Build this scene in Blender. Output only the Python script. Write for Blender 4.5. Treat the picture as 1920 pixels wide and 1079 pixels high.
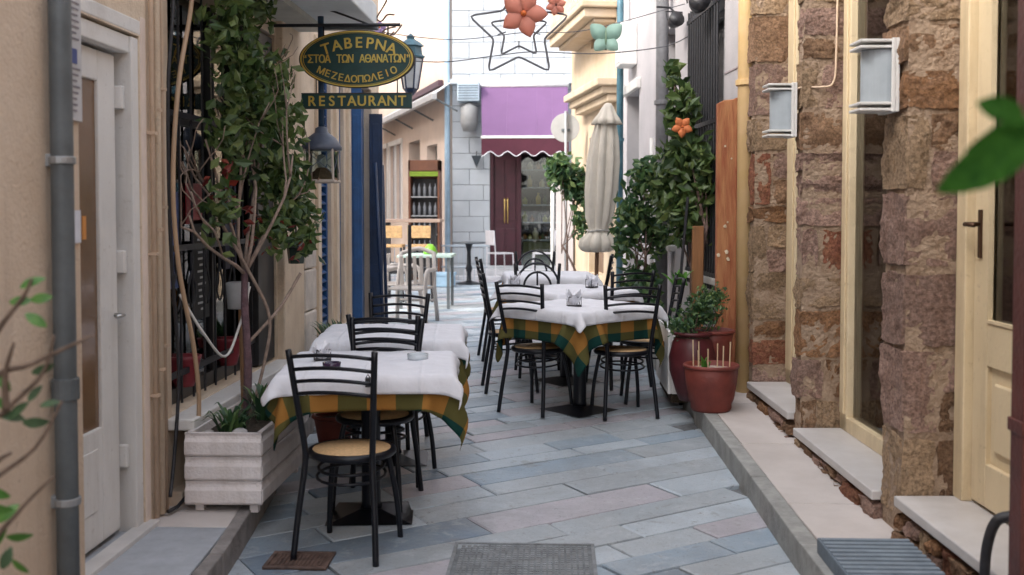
import bpy, math, random
import numpy as np
from mathutils import Vector, Matrix
R = math.radians
rnd = random.Random(7)
scene = bpy.context.scene
for o in list(bpy.data.objects): bpy.data.objects.remove(o)

# ------------------------------------------------------------------ camera
cam = bpy.data.cameras.new('camera'); camo = bpy.data.objects.new('camera', cam)
scene.collection.objects.link(camo); scene.camera = camo
cam.lens = 37.5; cam.sensor_width = 36; cam.clip_start = .05; cam.clip_end = 3000
cam.shift_y = -75.4/1920
camo.location = (0, 0, 1.57); camo.rotation_euler = (R(90-2.15), 0, R(2.29))
cam.dof.use_dof = True; cam.dof.focus_distance = 7.0; cam.dof.aperture_fstop = 2.8
# ------------------------------------------------------------------ sky, sun, exposure
SUN_EL, SUN_AZ = R(42), R(235)          # azimuth clockwise from +Y (down the lane): behind the camera, left
w = bpy.data.worlds.new('World'); scene.world = w; w.use_nodes = True
nt = w.node_tree; nt.nodes.clear()
sky = nt.nodes.new('ShaderNodeTexSky'); sky.sky_type = 'NISHITA'; sky.sun_disc = False
sky.sun_elevation = SUN_EL; sky.sun_rotation = SUN_AZ; sky.air_density = 1.0; sky.dust_density = 4.0; sky.ozone_density = 1.0
hs = nt.nodes.new('ShaderNodeHueSaturation'); hs.inputs['Saturation'].default_value = .36
bg = nt.nodes.new('ShaderNodeBackground'); bg.inputs['Strength'].default_value = .15
wo = nt.nodes.new('ShaderNodeOutputWorld')
nt.links.new(sky.outputs[0], hs.inputs['Color']); nt.links.new(hs.outputs[0], bg.inputs['Color']); nt.links.new(bg.outputs[0], wo.inputs['Surface'])
sl = bpy.data.lights.new('sun', 'SUN'); sl.energy = .6; sl.angle = R(12); sl.color = (1, .95, .87)
so = bpy.data.objects.new('sun', sl); scene.collection.objects.link(so)
sd = Vector((math.sin(SUN_AZ)*math.cos(SUN_EL), math.cos(SUN_AZ)*math.cos(SUN_EL), math.sin(SUN_EL)))
so.rotation_euler = sd.to_track_quat('Z', 'Y').to_euler(); so.location = (0, 0, 20)
vs = scene.view_settings; vs.view_transform = 'Standard'; vs.look = 'None'; vs.gamma = 1; vs.exposure = 2.22; vs.use_curve_mapping = False
scene.cycles.use_denoising = True; scene.cycles.max_bounces = 6; scene.cycles.transparent_max_bounces = 6

# ------------------------------------------------------------------ materials
MATS = {}
def mat(name, col, rough=.7, var=.12, scale=5, bump=0., bscale=60, metal=0., spec=.5, col2=None, orand=0., stretch=None, coat=0., mix=(.35, .65)):
    if name in MATS: return MATS[name]
    m = bpy.data.materials.new(name); m.use_nodes = True; MATS[name] = m
    n = m.node_tree.nodes; l = m.node_tree.links; b = n['Principled BSDF']
    b.inputs['Roughness'].default_value = rough; b.inputs['Metallic'].default_value = metal
    b.inputs['Specular IOR Level'].default_value = spec; b.inputs['Coat Weight'].default_value = coat
    tc = n.new('ShaderNodeTexCoord'); src = tc.outputs['Object']
    if stretch:
        mp = n.new('ShaderNodeMapping'); mp.inputs['Scale'].default_value = stretch
        l.new(src, mp.inputs['Vector']); src = mp.outputs[0]
    nz = n.new('ShaderNodeTexNoise'); nz.inputs['Scale'].default_value = scale; nz.inputs['Detail'].default_value = 7; nz.inputs['Roughness'].default_value = .62
    l.new(src, nz.inputs['Vector'])
    cr = n.new('ShaderNodeValToRGB'); l.new(nz.outputs['Fac'], cr.inputs['Fac'])
    c1 = [max(0, c*(1-var)) for c in col]; c2 = col2 if col2 else [min(1, c*(1+var)) for c in col]
    cr.color_ramp.elements[0].position = mix[0]; cr.color_ramp.elements[1].position = mix[1]
    cr.color_ramp.elements[0].color = (*(col if col2 else c1), 1); cr.color_ramp.elements[1].color = (*c2, 1)
    out = cr.outputs[0]
    if orand:
        oi = n.new('ShaderNodeObjectInfo'); mr = n.new('ShaderNodeMapRange'); mr.inputs[3].default_value = 1-orand; mr.inputs[4].default_value = 1+orand
        l.new(oi.outputs['Random'], mr.inputs[0])
        h = n.new('ShaderNodeHueSaturation'); l.new(mr.outputs[0], h.inputs['Value']); l.new(out, h.inputs['Color']); out = h.outputs[0]
    l.new(out, b.inputs['Base Color'])
    if bump:
        nb = n.new('ShaderNodeTexNoise'); nb.inputs['Scale'].default_value = bscale; nb.inputs['Detail'].default_value = 6
        l.new(src, nb.inputs['Vector'])
        bp = n.new('ShaderNodeBump'); bp.inputs['Strength'].default_value = bump; bp.inputs['Distance'].default_value = .02
        l.new(nb.outputs['Fac'], bp.inputs['Height']); l.new(bp.outputs[0], b.inputs['Normal'])
    return m
def glass_mat(name, tint=(.9, .95, .95), ior=1.8, rough=.02):
    if name in MATS: return MATS[name]
    m = bpy.data.materials.new(name); m.use_nodes = True; MATS[name] = m
    n = m.node_tree.nodes; l = m.node_tree.links; n.clear()
    o = n.new('ShaderNodeOutputMaterial'); mx = n.new('ShaderNodeMixShader'); fr = n.new('ShaderNodeFresnel'); fr.inputs[0].default_value = ior
    t = n.new('ShaderNodeBsdfTransparent'); t.inputs[0].default_value = (*tint, 1); g = n.new('ShaderNodeBsdfGlossy'); g.inputs['Roughness'].default_value = rough
    l.new(fr.outputs[0], mx.inputs[0]); l.new(t.outputs[0], mx.inputs[1]); l.new(g.outputs[0], mx.inputs[2]); l.new(mx.outputs[0], o.inputs[0])
    return m
def leaf_mat(name, cols, trans=.3, rough=.45):
    """cols: ramp over a random value stored per leaf"""
    if name in MATS: return MATS[name]
    m = bpy.data.materials.new(name); m.use_nodes = True; MATS[name] = m
    n = m.node_tree.nodes; l = m.node_tree.links; b = n['Principled BSDF']; o = n['Material Output']
    at = n.new('ShaderNodeAttribute'); at.attribute_name = 'tint'
    cr = n.new('ShaderNodeValToRGB'); e = cr.color_ramp.elements
    while len(e) < len(cols): e.new(.5)
    for i, c in enumerate(cols): e[i].position = i/(len(cols)-1); e[i].color = (*c, 1)
    l.new(at.outputs['Fac'], cr.inputs[0]); l.new(cr.outputs[0], b.inputs['Base Color']); b.inputs['Roughness'].default_value = rough
    tr = n.new('ShaderNodeBsdfTranslucent'); l.new(cr.outputs[0], tr.inputs[0]); mx = n.new('ShaderNodeMixShader'); mx.inputs[0].default_value = trans
    l.new(b.outputs[0], mx.inputs[1]); l.new(tr.outputs[0], mx.inputs[2]); l.new(mx.outputs[0], o.inputs[0])
    return m
def check_mat():
    m = bpy.data.materials.new('check_cloth'); m.use_nodes = True
    n = m.node_tree.nodes; l = m.node_tree.links; b = n['Principled BSDF']; b.inputs['Roughness'].default_value = .9; b.inputs['Specular IOR Level'].default_value = .15
    uv = n.new('ShaderNodeUVMap'); sp = n.new('ShaderNodeSeparateXYZ'); l.new(uv.outputs[0], sp.inputs[0])
    def band(sock):
        a = n.new('ShaderNodeMath'); a.operation = 'FRACT'; l.new(sock, a.inputs[0])
        c = n.new('ShaderNodeMath'); c.operation = 'GREATER_THAN'; c.inputs[1].default_value = .5; l.new(a.outputs[0], c.inputs[0]); return c.outputs[0]
    bu, bv = band(sp.outputs[0]), band(sp.outputs[1])
    ad = n.new('ShaderNodeMath'); ad.operation = 'ADD'; l.new(bu, ad.inputs[0]); l.new(bv, ad.inputs[1])
    hf = n.new('ShaderNodeMath'); hf.operation = 'MULTIPLY'; hf.inputs[1].default_value = .5; l.new(ad.outputs[0], hf.inputs[0])
    cr = n.new('ShaderNodeValToRGB'); cr.color_ramp.interpolation = 'CONSTANT'; e = cr.color_ramp.elements
    e.new(.25); e.new(.75)
    for i, (p, c) in enumerate(((0, (.31, .145, .035)), (.25, (.095, .085, .028)), (.75, (.007, .040, .034)))):
        e[i].position = p; e[i].color = (*c, 1)
    while len(e) > 3: e.remove(e[-1])
    l.new(hf.outputs[0], cr.inputs[0])
    nz = n.new('ShaderNodeTexNoise'); nz.inputs['Scale'].default_value = 300; hh = n.new('ShaderNodeHueSaturation')
    mr = n.new('ShaderNodeMapRange'); mr.inputs[3].default_value = .75; mr.inputs[4].default_value = 1.25; l.new(nz.outputs[0], mr.inputs[0]); l.new(mr.outputs[0], hh.inputs['Value'])
    l.new(cr.outputs[0], hh.inputs['Color']); l.new(hh.outputs[0], b.inputs['Base Color'])
    return m

# ------------------------------------------------------------------ mesh helpers
class MB:
    def __init__(s): s.v = []; s.f = []; s.uv = None; s.tint = None
    def add(s, vs, fs):
        k = len(s.v); s.v += [tuple(map(float, p)) for p in vs]; s.f += [tuple(i+k for i in q) for q in fs]; return s
    def box(s, c, d, rz=0, M=None):
        x, y, z = [q/2 for q in d]
        p = [Vector((a*x, b*y, e*z)) for e in (-1, 1) for (a, b) in ((-1, -1), (1, -1), (1, 1), (-1, 1))]
        m = Matrix.Rotation(rz, 3, 'Z') if M is None else M
        c = Vector(c)
        return s.add([m @ q + c for q in p], [(3, 2, 1, 0), (4, 5, 6, 7), (0, 1, 5, 4), (1, 2, 6, 5), (2, 3, 7, 6), (3, 0, 4, 7)])
    def bb(s, x0, x1, y0, y1, z0, z1): return s.box(((x0+x1)/2, (y0+y1)/2, (z0+z1)/2), (abs(x1-x0), abs(y1-y0), abs(z1-z0)))
    def hexa(s, p):  # 8 points: bottom 4 ccw, top 4 ccw
        return s.add(p, [(3, 2, 1, 0), (4, 5, 6, 7), (0, 1, 5, 4), (1, 2, 6, 5), (2, 3, 7, 6), (3, 0, 4, 7)])
    def prism(s, poly, f, d):   # poly of 2d points, f maps (a,b,t)->xyz, thickness d
        n = len(poly); vs = [f(a, b, 0) for a, b in poly]+[f(a, b, d) for a, b in poly]
        return s.add(vs, [tuple(range(n-1, -1, -1)), tuple(range(n, 2*n))]+[(i, (i+1) % n, n+(i+1) % n, n+i) for i in range(n)])
    def tube(s, pts, r, n=8, closed=False):
        P = [Vector(p) for p in pts]; m = len(P); rs = r if isinstance(r, (list, tuple)) else [r]*m
        T = []
        for i in range(m):
            a = P[(i-1) % m] if (closed or i) else P[0]; b = P[(i+1) % m] if (closed or i < m-1) else P[-1]
            t = (b-a); T.append(t.normalized() if t.length > 1e-9 else Vector((0, 0, 1)))
        u = T[0].orthogonal().normalized(); vs = []
        for i in range(m):
            u = (u-T[i]*u.dot(T[i])); u = u.normalized() if u.length > 1e-6 else T[i].orthogonal().normalized()
            v = T[i].cross(u)
            for k in range(n):
                a = 2*math.pi*k/n; vs.append(P[i]+(u*math.cos(a)+v*math.sin(a))*rs[i])
        fs = []
        for i in range(m if closed else m-1):
            j = (i+1) % m
            for k in range(n): fs.append((i*n+k, i*n+(k+1) % n, j*n+(k+1) % n, j*n+k))
        if not closed: fs += [tuple(range(n-1, -1, -1)), tuple(range((m-1)*n, m*n))]
        return s.add(vs, fs)
    def lathe(s, prof, n=24, c=(0, 0, 0), sx=1, sy=1):
        vs = []
        for r, z in prof:
            for k in range(n):
                a = 2*math.pi*k/n; vs.append((c[0]+r*sx*math.cos(a), c[1]+r*sy*math.sin(a), c[2]+z))
        fs = []
        for i in range(len(prof)-1):
            for k in range(n): fs.append((i*n+k, i*n+(k+1) % n, (i+1)*n+(k+1) % n, (i+1)*n+k))
        fs += [tuple(range(n-1, -1, -1)), tuple(range((len(prof)-1)*n, len(prof)*n))]
        return s.add(vs, fs)
    def xf(s, M): s.v = [tuple(M @ Vector(p)) for p in s.v]; return s
    def build(s, name, m, parent=None, smooth=False, bevel=0., seg=2, local=False, thick=0., subd=0):
        if parent is None:
            a = np.array(s.v); lo, hi = a.min(0), a.max(0); org = Vector(((lo[0]+hi[0])/2, (lo[1]+hi[1])/2, lo[2]))
        else: org = Vector((0, 0, 0)) if local else Vector(ORG[parent.name])
        me = bpy.data.meshes.new(name); me.from_pydata([tuple(Vector(p)-org) for p in s.v], [], s.f)
        if smooth: me.polygons.foreach_set('use_smooth', [True]*len(me.polygons))
        if s.uv:
            ul = me.uv_layers.new(name='UVMap')
            for lp in me.loops: ul.data[lp.index].uv = s.uv[lp.vertex_index]
        if s.tint:
            at = me.attributes.new('tint', 'FLOAT', 'POINT'); at.data.foreach_set('value', s.tint)
        me.update(); me.materials.append(m)
        o = bpy.data.objects.new(name, me); scene.collection.objects.link(o)
        if parent is not None: o.parent = parent; ORG[o.name] = tuple(org)
        else: o.location = org; ORG[o.name] = tuple(org)
        if subd:
            q = o.modifiers.new('sub', 'SUBSURF'); q.levels = q.render_levels = subd
        if thick:
            q = o.modifiers.new('solid', 'SOLIDIFY'); q.thickness = thick; q.offset = 0
        if bevel:
            q = o.modifiers.new('bevel', 'BEVEL'); q.width = bevel; q.segments = seg; q.limit_method = 'ANGLE'; q.angle_limit = R(40)
        return o
ORG = {}
def tag(o, label, cat, group=None, kind=None):
    o['label'] = label; o['category'] = cat
    if group: o['group'] = group
    if kind: o['kind'] = kind
    return o
def thing(name, label, cat, loc=(0, 0, 0), rz=0, group=None):
    o = bpy.data.objects.new(name, None); scene.collection.objects.link(o); o.location = loc; o.rotation_euler = (0, 0, rz)
    ORG[o.name] = tuple(loc); o.empty_display_size = .1
    return tag(o, label, cat, group)
def structure(o): o['kind'] = 'structure'; return o
def copy_tree(o, parent=None):
    c = o.copy(); scene.collection.objects.link(c); c.parent = parent; ORG[c.name] = ORG.get(o.name, (0, 0, 0))
    for ch in o.children: copy_tree(ch, c)
    return c
def facade(mb, L, H, ops, t, s=1, x0=0., z0=0.):
    """wall in local x (length) / z, outer face y=0, depth y=s*t; ops=(xa,xb,za,zb)"""
    xs = sorted({x0, L, *[q for o in ops for q in o[:2]]}); zs = sorted({z0, H, *[q for o in ops for q in o[2:]]})
    xs = [x for x in xs if x0 <= x <= L]; zs = [z for z in zs if z0 <= z <= H]
    def hole(x, z): return any(a < x < b and c < z < d for a, b, c, d in ops)
    for i in range(len(xs)-1):
        for k in range(len(zs)-1):
            a, b, c, d = xs[i], xs[i+1], zs[k], zs[k+1]
            if hole((a+b)/2, (c+d)/2): continue
            mb.add([(a, 0, c), (b, 0, c), (b, 0, d), (a, 0, d)], [(0, 1, 2, 3) if s > 0 else (3, 2, 1, 0)])
            mb.add([(a, s*t, c), (b, s*t, c), (b, s*t, d), (a, s*t, d)], [(3, 2, 1, 0) if s > 0 else (0, 1, 2, 3)])
    for a, b, c, d in list(ops)+[(x0, L, z0, H)]:
        for p, q in (((a, c), (b, c)), ((b, c), (b, d)), ((b, d), (a, d)), ((a, d), (a, c))):
            mb.add([(p[0], 0, p[1]), (q[0], 0, q[1]), (q[0], s*t, q[1]), (p[0], s*t, p[1])], [(0, 1, 2, 3)])
    return mb
def frame_xf(ox, oy, ang, oz=0): return Matrix.Translation((ox, oy, oz)) @ Matrix.Rotation(ang, 4, 'Z')
def G(y): return .03*min(max(y-4.8, 0), 6)
def spline(pts, n=6):
    P = [Vector(p) for p in pts]; out = []
    for i in range(len(P)-1):
        a, b, c, d = P[max(i-1, 0)], P[i], P[i+1], P[min(i+2, len(P)-1)]
        for k in range(n):
            t = k/n; out.append(.5*((2*b)+(c-a)*t+(2*a-5*b+4*c-d)*t*t+(3*b-a-3*c+d)*t**3))
    out.append(P[-1]); return out
def text_geo(s, size, depth=.004):
    c = bpy.data.curves.new('t', 'FONT'); c.body = s; c.size = size; c.extrude = depth/2; c.align_x = 'CENTER'; c.offset = 0
    o = bpy.data.objects.new('t', c); scene.collection.objects.link(o); bpy.context.view_layer.update()
    dg = bpy.context.evaluated_depsgraph_get(); me = o.evaluated_get(dg).to_mesh()
    v = [tuple(q.co) for q in me.vertices]; f = [tuple(p.vertices) for p in me.polygons]
    o.evaluated_get(dg).to_mesh_clear(); bpy.data.objects.remove(o); bpy.data.curves.remove(c)
    return v, f

# common materials
M_black = mat('black_metal', (.005, .006, .010), rough=.36, var=.2, scale=20, bump=.05, bscale=120, spec=.35)
M_cane = mat('cane', (.62, .40, .20), rough=.6, var=.18, scale=60, bump=.25, bscale=300)
M_white = mat('white_linen', (.76, .76, .80), rough=.9, var=.03, scale=8, bump=.35, bscale=11, spec=.1)
def crease(m):
    """pressed fold lines and a fine weave for linen, from the cloth's own UVs"""
    n = m.node_tree.nodes; l = m.node_tree.links; b = n['Principled BSDF']; old = b.inputs['Normal'].links[0].from_node
    uv = n.new('ShaderNodeUVMap'); sp = n.new('ShaderNodeSeparateXYZ'); l.new(uv.outputs[0], sp.inputs[0]); tot = None
    for k in (0, 1):
        a = n.new('ShaderNodeMath'); a.operation = 'PINGPONG'; a.inputs[1].default_value = .5; l.new(sp.outputs[k], a.inputs[0])
        r = n.new('ShaderNodeMapRange'); r.inputs[1].default_value = 0; r.inputs[2].default_value = .05; r.inputs[3].default_value = 1; r.inputs[4].default_value = 0; l.new(a.outputs[0], r.inputs[0])
        if tot is None: tot = r.outputs[0]
        else:
            q = n.new('ShaderNodeMath'); q.operation = 'ADD'; l.new(tot, q.inputs[0]); l.new(r.outputs[0], q.inputs[1]); tot = q.outputs[0]
    bp = n.new('ShaderNodeBump'); bp.inputs['Strength'].default_value = .5; bp.inputs['Distance'].default_value = .006; l.new(tot, bp.inputs['Height']); l.new(old.outputs[0], bp.inputs['Normal']); l.new(bp.outputs[0], b.inputs['Normal'])
M_check = check_mat()
M_linen = mat('pressed_linen', (.76, .76, .80), rough=.9, var=.04, scale=8, bump=.5, bscale=13, spec=.1); crease(M_linen)
def plaster(name, c1, c2, stain, k=1., rough=.88, bump=.3):
    m = mat(name, c1, rough=rough, scale=2.4, bump=bump, bscale=70, col2=c2); n = m.node_tree.nodes; l = m.node_tree.links; b = n['Principled BSDF']
    src = b.inputs['Base Color'].links[0].from_socket; tc = n.new('ShaderNodeTexCoord')
    for sc, st, lo, hi, amt in ((5.0, (1, 1, .12), .50, .72, .55), (3.2, (1, 1, .8), .56, .70, .40), (26, (1, 1, 1), .60, .68, .5)):
        mp = n.new('ShaderNodeMapping'); mp.inputs['Scale'].default_value = st; mp.inputs['Location'].default_value = (sc, sc*.7, sc*.3); l.new(tc.outputs['Object'], mp.inputs['Vector'])
        z = n.new('ShaderNodeTexNoise'); z.inputs['Scale'].default_value = sc; z.inputs['Detail'].default_value = 8; z.inputs['Roughness'].default_value = .7; l.new(mp.outputs[0], z.inputs['Vector'])
        r = n.new('ShaderNodeMapRange'); r.inputs[1].default_value = lo; r.inputs[2].default_value = hi; r.inputs[4].default_value = amt*k; l.new(z.outputs['Fac'], r.inputs[0])
        x = n.new('ShaderNodeMix'); x.data_type = 'RGBA'; l.new(r.outputs[0], x.inputs[0]); l.new(src, x.inputs[6]); x.inputs[7].default_value = (*stain, 1); src = x.outputs[2]
    l.new(src, b.inputs['Base Color']); return m
M_cream = plaster('cream_plaster', (.60, .47, .35), (.68, .56, .44), (.36, .26, .19))
M_cream2 = plaster('pale_cream_plaster', (.64, .51, .38), (.74, .62, .48), (.42, .31, .22))
M_wpaint = plaster('white_paint', (.68, .665, .64), (.75, .735, .71), (.40, .36, .31), .7, .48, .08)
M_wwood = plaster('white_painted_wood', (.68, .62, .60), (.76, .70, .68), (.34, .27, .22), .8, .6, .3)
M_ivory = plaster('ivory_paint', (.66, .535, .345), (.73, .60, .40), (.36, .26, .15), .75, .45, .10)
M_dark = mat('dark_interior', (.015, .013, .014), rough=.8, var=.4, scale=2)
M_iron = mat('iron', (.02, .02, .024), rough=.5, var=.3, scale=30, bump=.1)
M_grey = mat('grey_pvc', (.10, .112, .118), rough=.5, var=.2, scale=7, bump=.05)
M_glass = glass_mat('pane_glass')
M_terra = mat('terracotta', (.16, .030, .020), rough=.6, var=.22, scale=6, bump=.15, bscale=60)
M_soil = mat('soil', (.05, .035, .022), rough=1, var=.4, scale=40, bump=.8, bscale=80)
M_wood = mat('brown_wood', (.20, .10, .05), rough=.6, var=.3, scale=5, bump=.2, bscale=30, stretch=(1, 1, .15))
M_beigecable = mat('beige_cable', (.60, .45, .33), rough=.6)
M_bark = mat('bark', (.16, .105, .085), rough=.9, var=.35, scale=18, bump=.5, bscale=50)
M_twig = mat('pale_twig', (.26, .19, .15), rough=.9, var=.25, scale=25, bump=.3)
LEAF_DARK = leaf_mat('leaf_dark', [(.022, .042, .016), (.045, .09, .03), (.085, .135, .035), (.17, .22, .07)])
LEAF_MID = leaf_mat('leaf_mid', [(.022, .05, .025), (.04, .10, .045), (.075, .145, .045), (.17, .24, .08)])
LEAF_BRIGHT = leaf_mat('leaf_bright', [(.05, .16, .03), (.09, .25, .04), (.16, .34, .06)], trans=.4)
LEAF_RED = leaf_mat('leaf_red', [(.10, .012, .012), (.22, .03, .02), (.30, .09, .06)])
# ================================================================== SETTING: ground, street, pavements
gm = MB().add([(-400, -400, -.12), (400, -400, -.12), (400, 400, -.12), (-400, 400, -.12)], [(0, 1, 2, 3)])
structure(gm.build('ground', mat('ground_earth', (.24, .23, .22), rough=.95)))
M_joint = mat('mortar_joint', (.14, .145, .15), rough=.95, var=.3, scale=30, bump=.3)
ys = [-6, -3, 0, 3, 4.8, 6, 8, 9.5, 10.8, 14, 20, 45]
st = MB()
for i in range(len(ys)-1):
    a, b = ys[i], ys[i+1]
    st.add([(-14, a, G(a)-.022), (5, a, G(a)-.022), (5, b, G(b)-.022), (-14, b, G(b)-.022)], [(0, 1, 2, 3)])
street = structure(st.build('street', M_joint)); ORG[street.name] = tuple(street.location)
KL = [(-1.30, 2.5), (-1.386, 4.446), (-1.53, 5.9), (-1.64, 7.2), (-1.72, 9.0), (-1.76, 11.2)]
KR = [(1.085, 2.5), (1.05, 4.54), (1.03, 5.7), (.98, 7.5), (.86, 10), (.60, 13), (.18, 17.4)]
def px(poly, y): return float(np.interp(y, [p[1] for p in poly], [p[0] for p in poly]))
def slab_mat(name, c1, c2):
    m = mat(name, c1, rough=.5, scale=3.5, bump=.22, bscale=35, orand=.09, col2=c2); n = m.node_tree.nodes; l = m.node_tree.links; b = n['Principled BSDF']
    src = b.inputs['Base Color'].links[0].from_socket; ge = n.new('ShaderNodeNewGeometry')      # dirt, wear and grit run on across the joints
    for sc, lo, hi, amt, col in ((1.3, .46, .68, .60, (.24, .245, .25)), (9, .54, .70, .5, (.54, .57, .59)), (90, .56, .68, .7, (.15, .155, .16)), (18, .60, .68, .75, (.17, .17, .175)), (5, .60, .66, .45, (.20, .19, .18))):
        z = n.new('ShaderNodeTexNoise'); z.inputs['Scale'].default_value = sc; z.inputs['Detail'].default_value = 8; z.inputs['Roughness'].default_value = .72; z.inputs['Distortion'].default_value = .4; l.new(ge.outputs['Position'], z.inputs['Vector'])
        r = n.new('ShaderNodeMapRange'); r.inputs[1].default_value = lo; r.inputs[2].default_value = hi; r.inputs[4].default_value = amt; l.new(z.outputs['Fac'], r.inputs[0])
        x = n.new('ShaderNodeMix'); x.data_type = 'RGBA'; l.new(r.outputs[0], x.inputs[0]); l.new(src, x.inputs[6]); x.inputs[7].default_value = (*col, 1); src = x.outputs[2]
        if sc == 9:
            q = n.new('ShaderNodeMapRange'); q.inputs[3].default_value = .62; q.inputs[4].default_value = .34; l.new(z.outputs['Fac'], q.inputs[0]); l.new(q.outputs[0], b.inputs['Roughness'])
    l.new(src, b.inputs['Base Color']); return m
SLAB = [slab_mat('slab_pale', (.42, .485, .54), (.50, .56, .61)), slab_mat('slab_blue', (.26, .33, .40), (.33, .40, .46)), slab_mat('slab_lilac', (.42, .40, .44), (.48, .455, .49)),
        slab_mat('slab_grey', (.36, .405, .44), (.43, .47, .50)), slab_mat('slab_slate', (.16, .22, .29), (.23, .29, .35))]
ca, sa = math.cos(R(33)), math.sin(R(33))
far = [MB() for _ in SLAB]; near_n = 0
GRATES = [(-.46, .185, 4.40, 4.90), (-1.27, -.98, 4.50, 4.74)]
v0 = -13.2; WD = 0
while v0 < 21.5:
    v0 += WD if v0 > -13.2 else 0; v0 += .0001; WD = rnd.choice((.17, .20, .24, .29)); u = -14+rnd.random()*.8
    while u < 26:
        ln = rnd.choice((.5, .62, .78, .95, 1.15)); u0, u1 = u, u+ln; u = u1
        g = .0048
        c = [(u0+g, v0+g), (u1-g, v0+g), (u1-g, v0+WD-g), (u0+g, v0+WD-g)]
        P = [(a*ca-b*sa, a*sa+b*ca) for a, b in c]
        cx = sum(p[0] for p in P)/4; cy = sum(p[1] for p in P)/4
        if cy < 2.6 or cy > 27 or cx < (-7 if cy > 11 else -1.85) or cx > min(px(KR, cy)+.35, 1.3): continue
        if any(a-.12 < cx < b+.12 and d-.1 < cy < e+.1 for a, b, d, e in GRATES): pass
        k = rnd.choices(range(5), (31, 22, 15, 23, 9))[0]
        dz = rnd.uniform(-.003, .003); tx, ty = rnd.uniform(-.006, .006), rnd.uniform(-.006, .006)
        def z(p, h): return G(p[1])+dz+(p[0]-cx)*tx+(p[1]-cy)*ty+h
        ch = .007
        Q = [(cx+(p[0]-cx)*(1-ch*3), cy+(p[1]-cy)*(1-ch*3)) for p in P]
        vs_ = [(*p, z(p, -.04)) for p in P]+[(*p, z(p, -.005)) for p in P]+[(*q, z(q, 0)) for q in Q]
        fs_ = [(3, 2, 1, 0)]+[(j, (j+1) % 4, 4+(j+1) % 4, 4+j) for j in range(4)]+[(4+j, 4+(j+1) % 4, 8+(j+1) % 4, 8+j) for j in range(4)]+[(8, 9, 10, 11)]
        if cy < 11.0 and near_n < 295:
            MB().add(vs_, fs_).build('paving_slab', SLAB[k], street); near_n += 1
        else: far[k].add(vs_, fs_)
for k, m in enumerate(far):
    if m.v:
        o = m.build('far_paving', SLAB[k], street); o['kind'] = 'stuff'

# pavements: kerb stones and flags as pieces
M_kerb = mat('kerb_stone', (.30, .30, .285), rough=.75, var=.2, scale=9, bump=.3, bscale=60, orand=.06)
M_kerbface = mat('worn_kerb', (.24, .22, .21), rough=.85, var=.25, scale=9, bump=.4, bscale=50, orand=.1)
M_flag = mat('pink_grey_flag', (.50, .45, .42), rough=.7, var=.14, scale=3.2, bump=.12, bscale=50, orand=.05, col2=(.58, .53, .50))
M_flag2 = mat('blue_grey_flag', (.36, .38, .41), rough=.7, var=.18, scale=4, bump=.15, bscale=50, orand=.08)
def strip(name, m, parent, A, B, ycuts, h, gap=.004, bevel=.006, drop=.1):
    for a, b in zip(ycuts[:-1], ycuts[1:]):
        a += gap; b -= gap; hz = rnd.uniform(-.002, .002)
        q = [(A(a), a), (B(a), a), (B(b), b), (A(b), b)]
        MB().hexa([(*p, G(p[1])-drop) for p in q]+[(*p, G(p[1])+h+hz) for p in q]).build(name, m if not isinstance(m, list) else rnd.choice(m), parent, bevel=bevel)
pr = MB()
for a, b in ((2.5, 4.8), (4.8, 7.5), (7.5, 10.8), (10.8, 17.3)):
    q = [(px(KR, a)+.06, a), (2.4, a), (2.4, b), (px(KR, b)+.06, b)]
    pr.hexa([(*p, G(p[1])-.1) for p in q]+[(*p, G(p[1])+.115) for p in q])
pav_r = structure(pr.build('pavement', M_joint)); ORG[pav_r.name] = tuple(pav_r.location)
strip('kerb_stone', M_kerb, pav_r, lambda y: px(KR, y), lambda y: px(KR, y)+.085, [2.6, 3.6, 4.55, 5.6, 6.6, 7.5, 8.5, 9.4, 10.3, 11.3, 12.4, 13.6, 15, 17], .135)
strip('flagstone', M_flag, pav_r, lambda y: px(KR, y)+.09, lambda y: 2.2, [2.6, 3.9, 5.15, 6.3, 7.4, 8.6, 9.8, 11, 13, 15, 17], .133)
pl = MB()
for a, b in ((2.5, 4.8), (4.8, 7.2), (7.2, 11.2)):
    q = [(-2.3, a), (px(KL, a)-.05, a), (px(KL, b)-.05, b), (-2.3, b)]
    pl.hexa([(*p, G(p[1])-.1) for p in q]+[(*p, G(p[1])+.105) for p in q])
pav_l = structure(pl.build('pavement', M_joint)); ORG[pav_l.name] = tuple(pav_l.location)
strip('kerb_stone', M_kerbface, pav_l, lambda y: px(KL, y)-.06, lambda y: px(KL, y), [2.6, 3.5, 4.35, 5.3, 6.2, 7.2, 8.3, 9.6, 11.1], .123)
strip('flagstone', [M_flag, M_flag2], pav_l, lambda y: -2.2, lambda y: px(KL, y)-.064, [2.6, 3.4, 4.02], .122)
strip('flagstone', M_flag2, pav_l, lambda y: -2.2, lambda y: px(KL, y)-.064, [4.02, 4.72], .122)
strip('flagstone', M_flag, pav_l, lambda y: -2.2, lambda y: px(KL, y)-.064, [4.72, 5.5, 6.4, 7.4, 8.6, 9.8, 11.1], .122)

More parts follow.
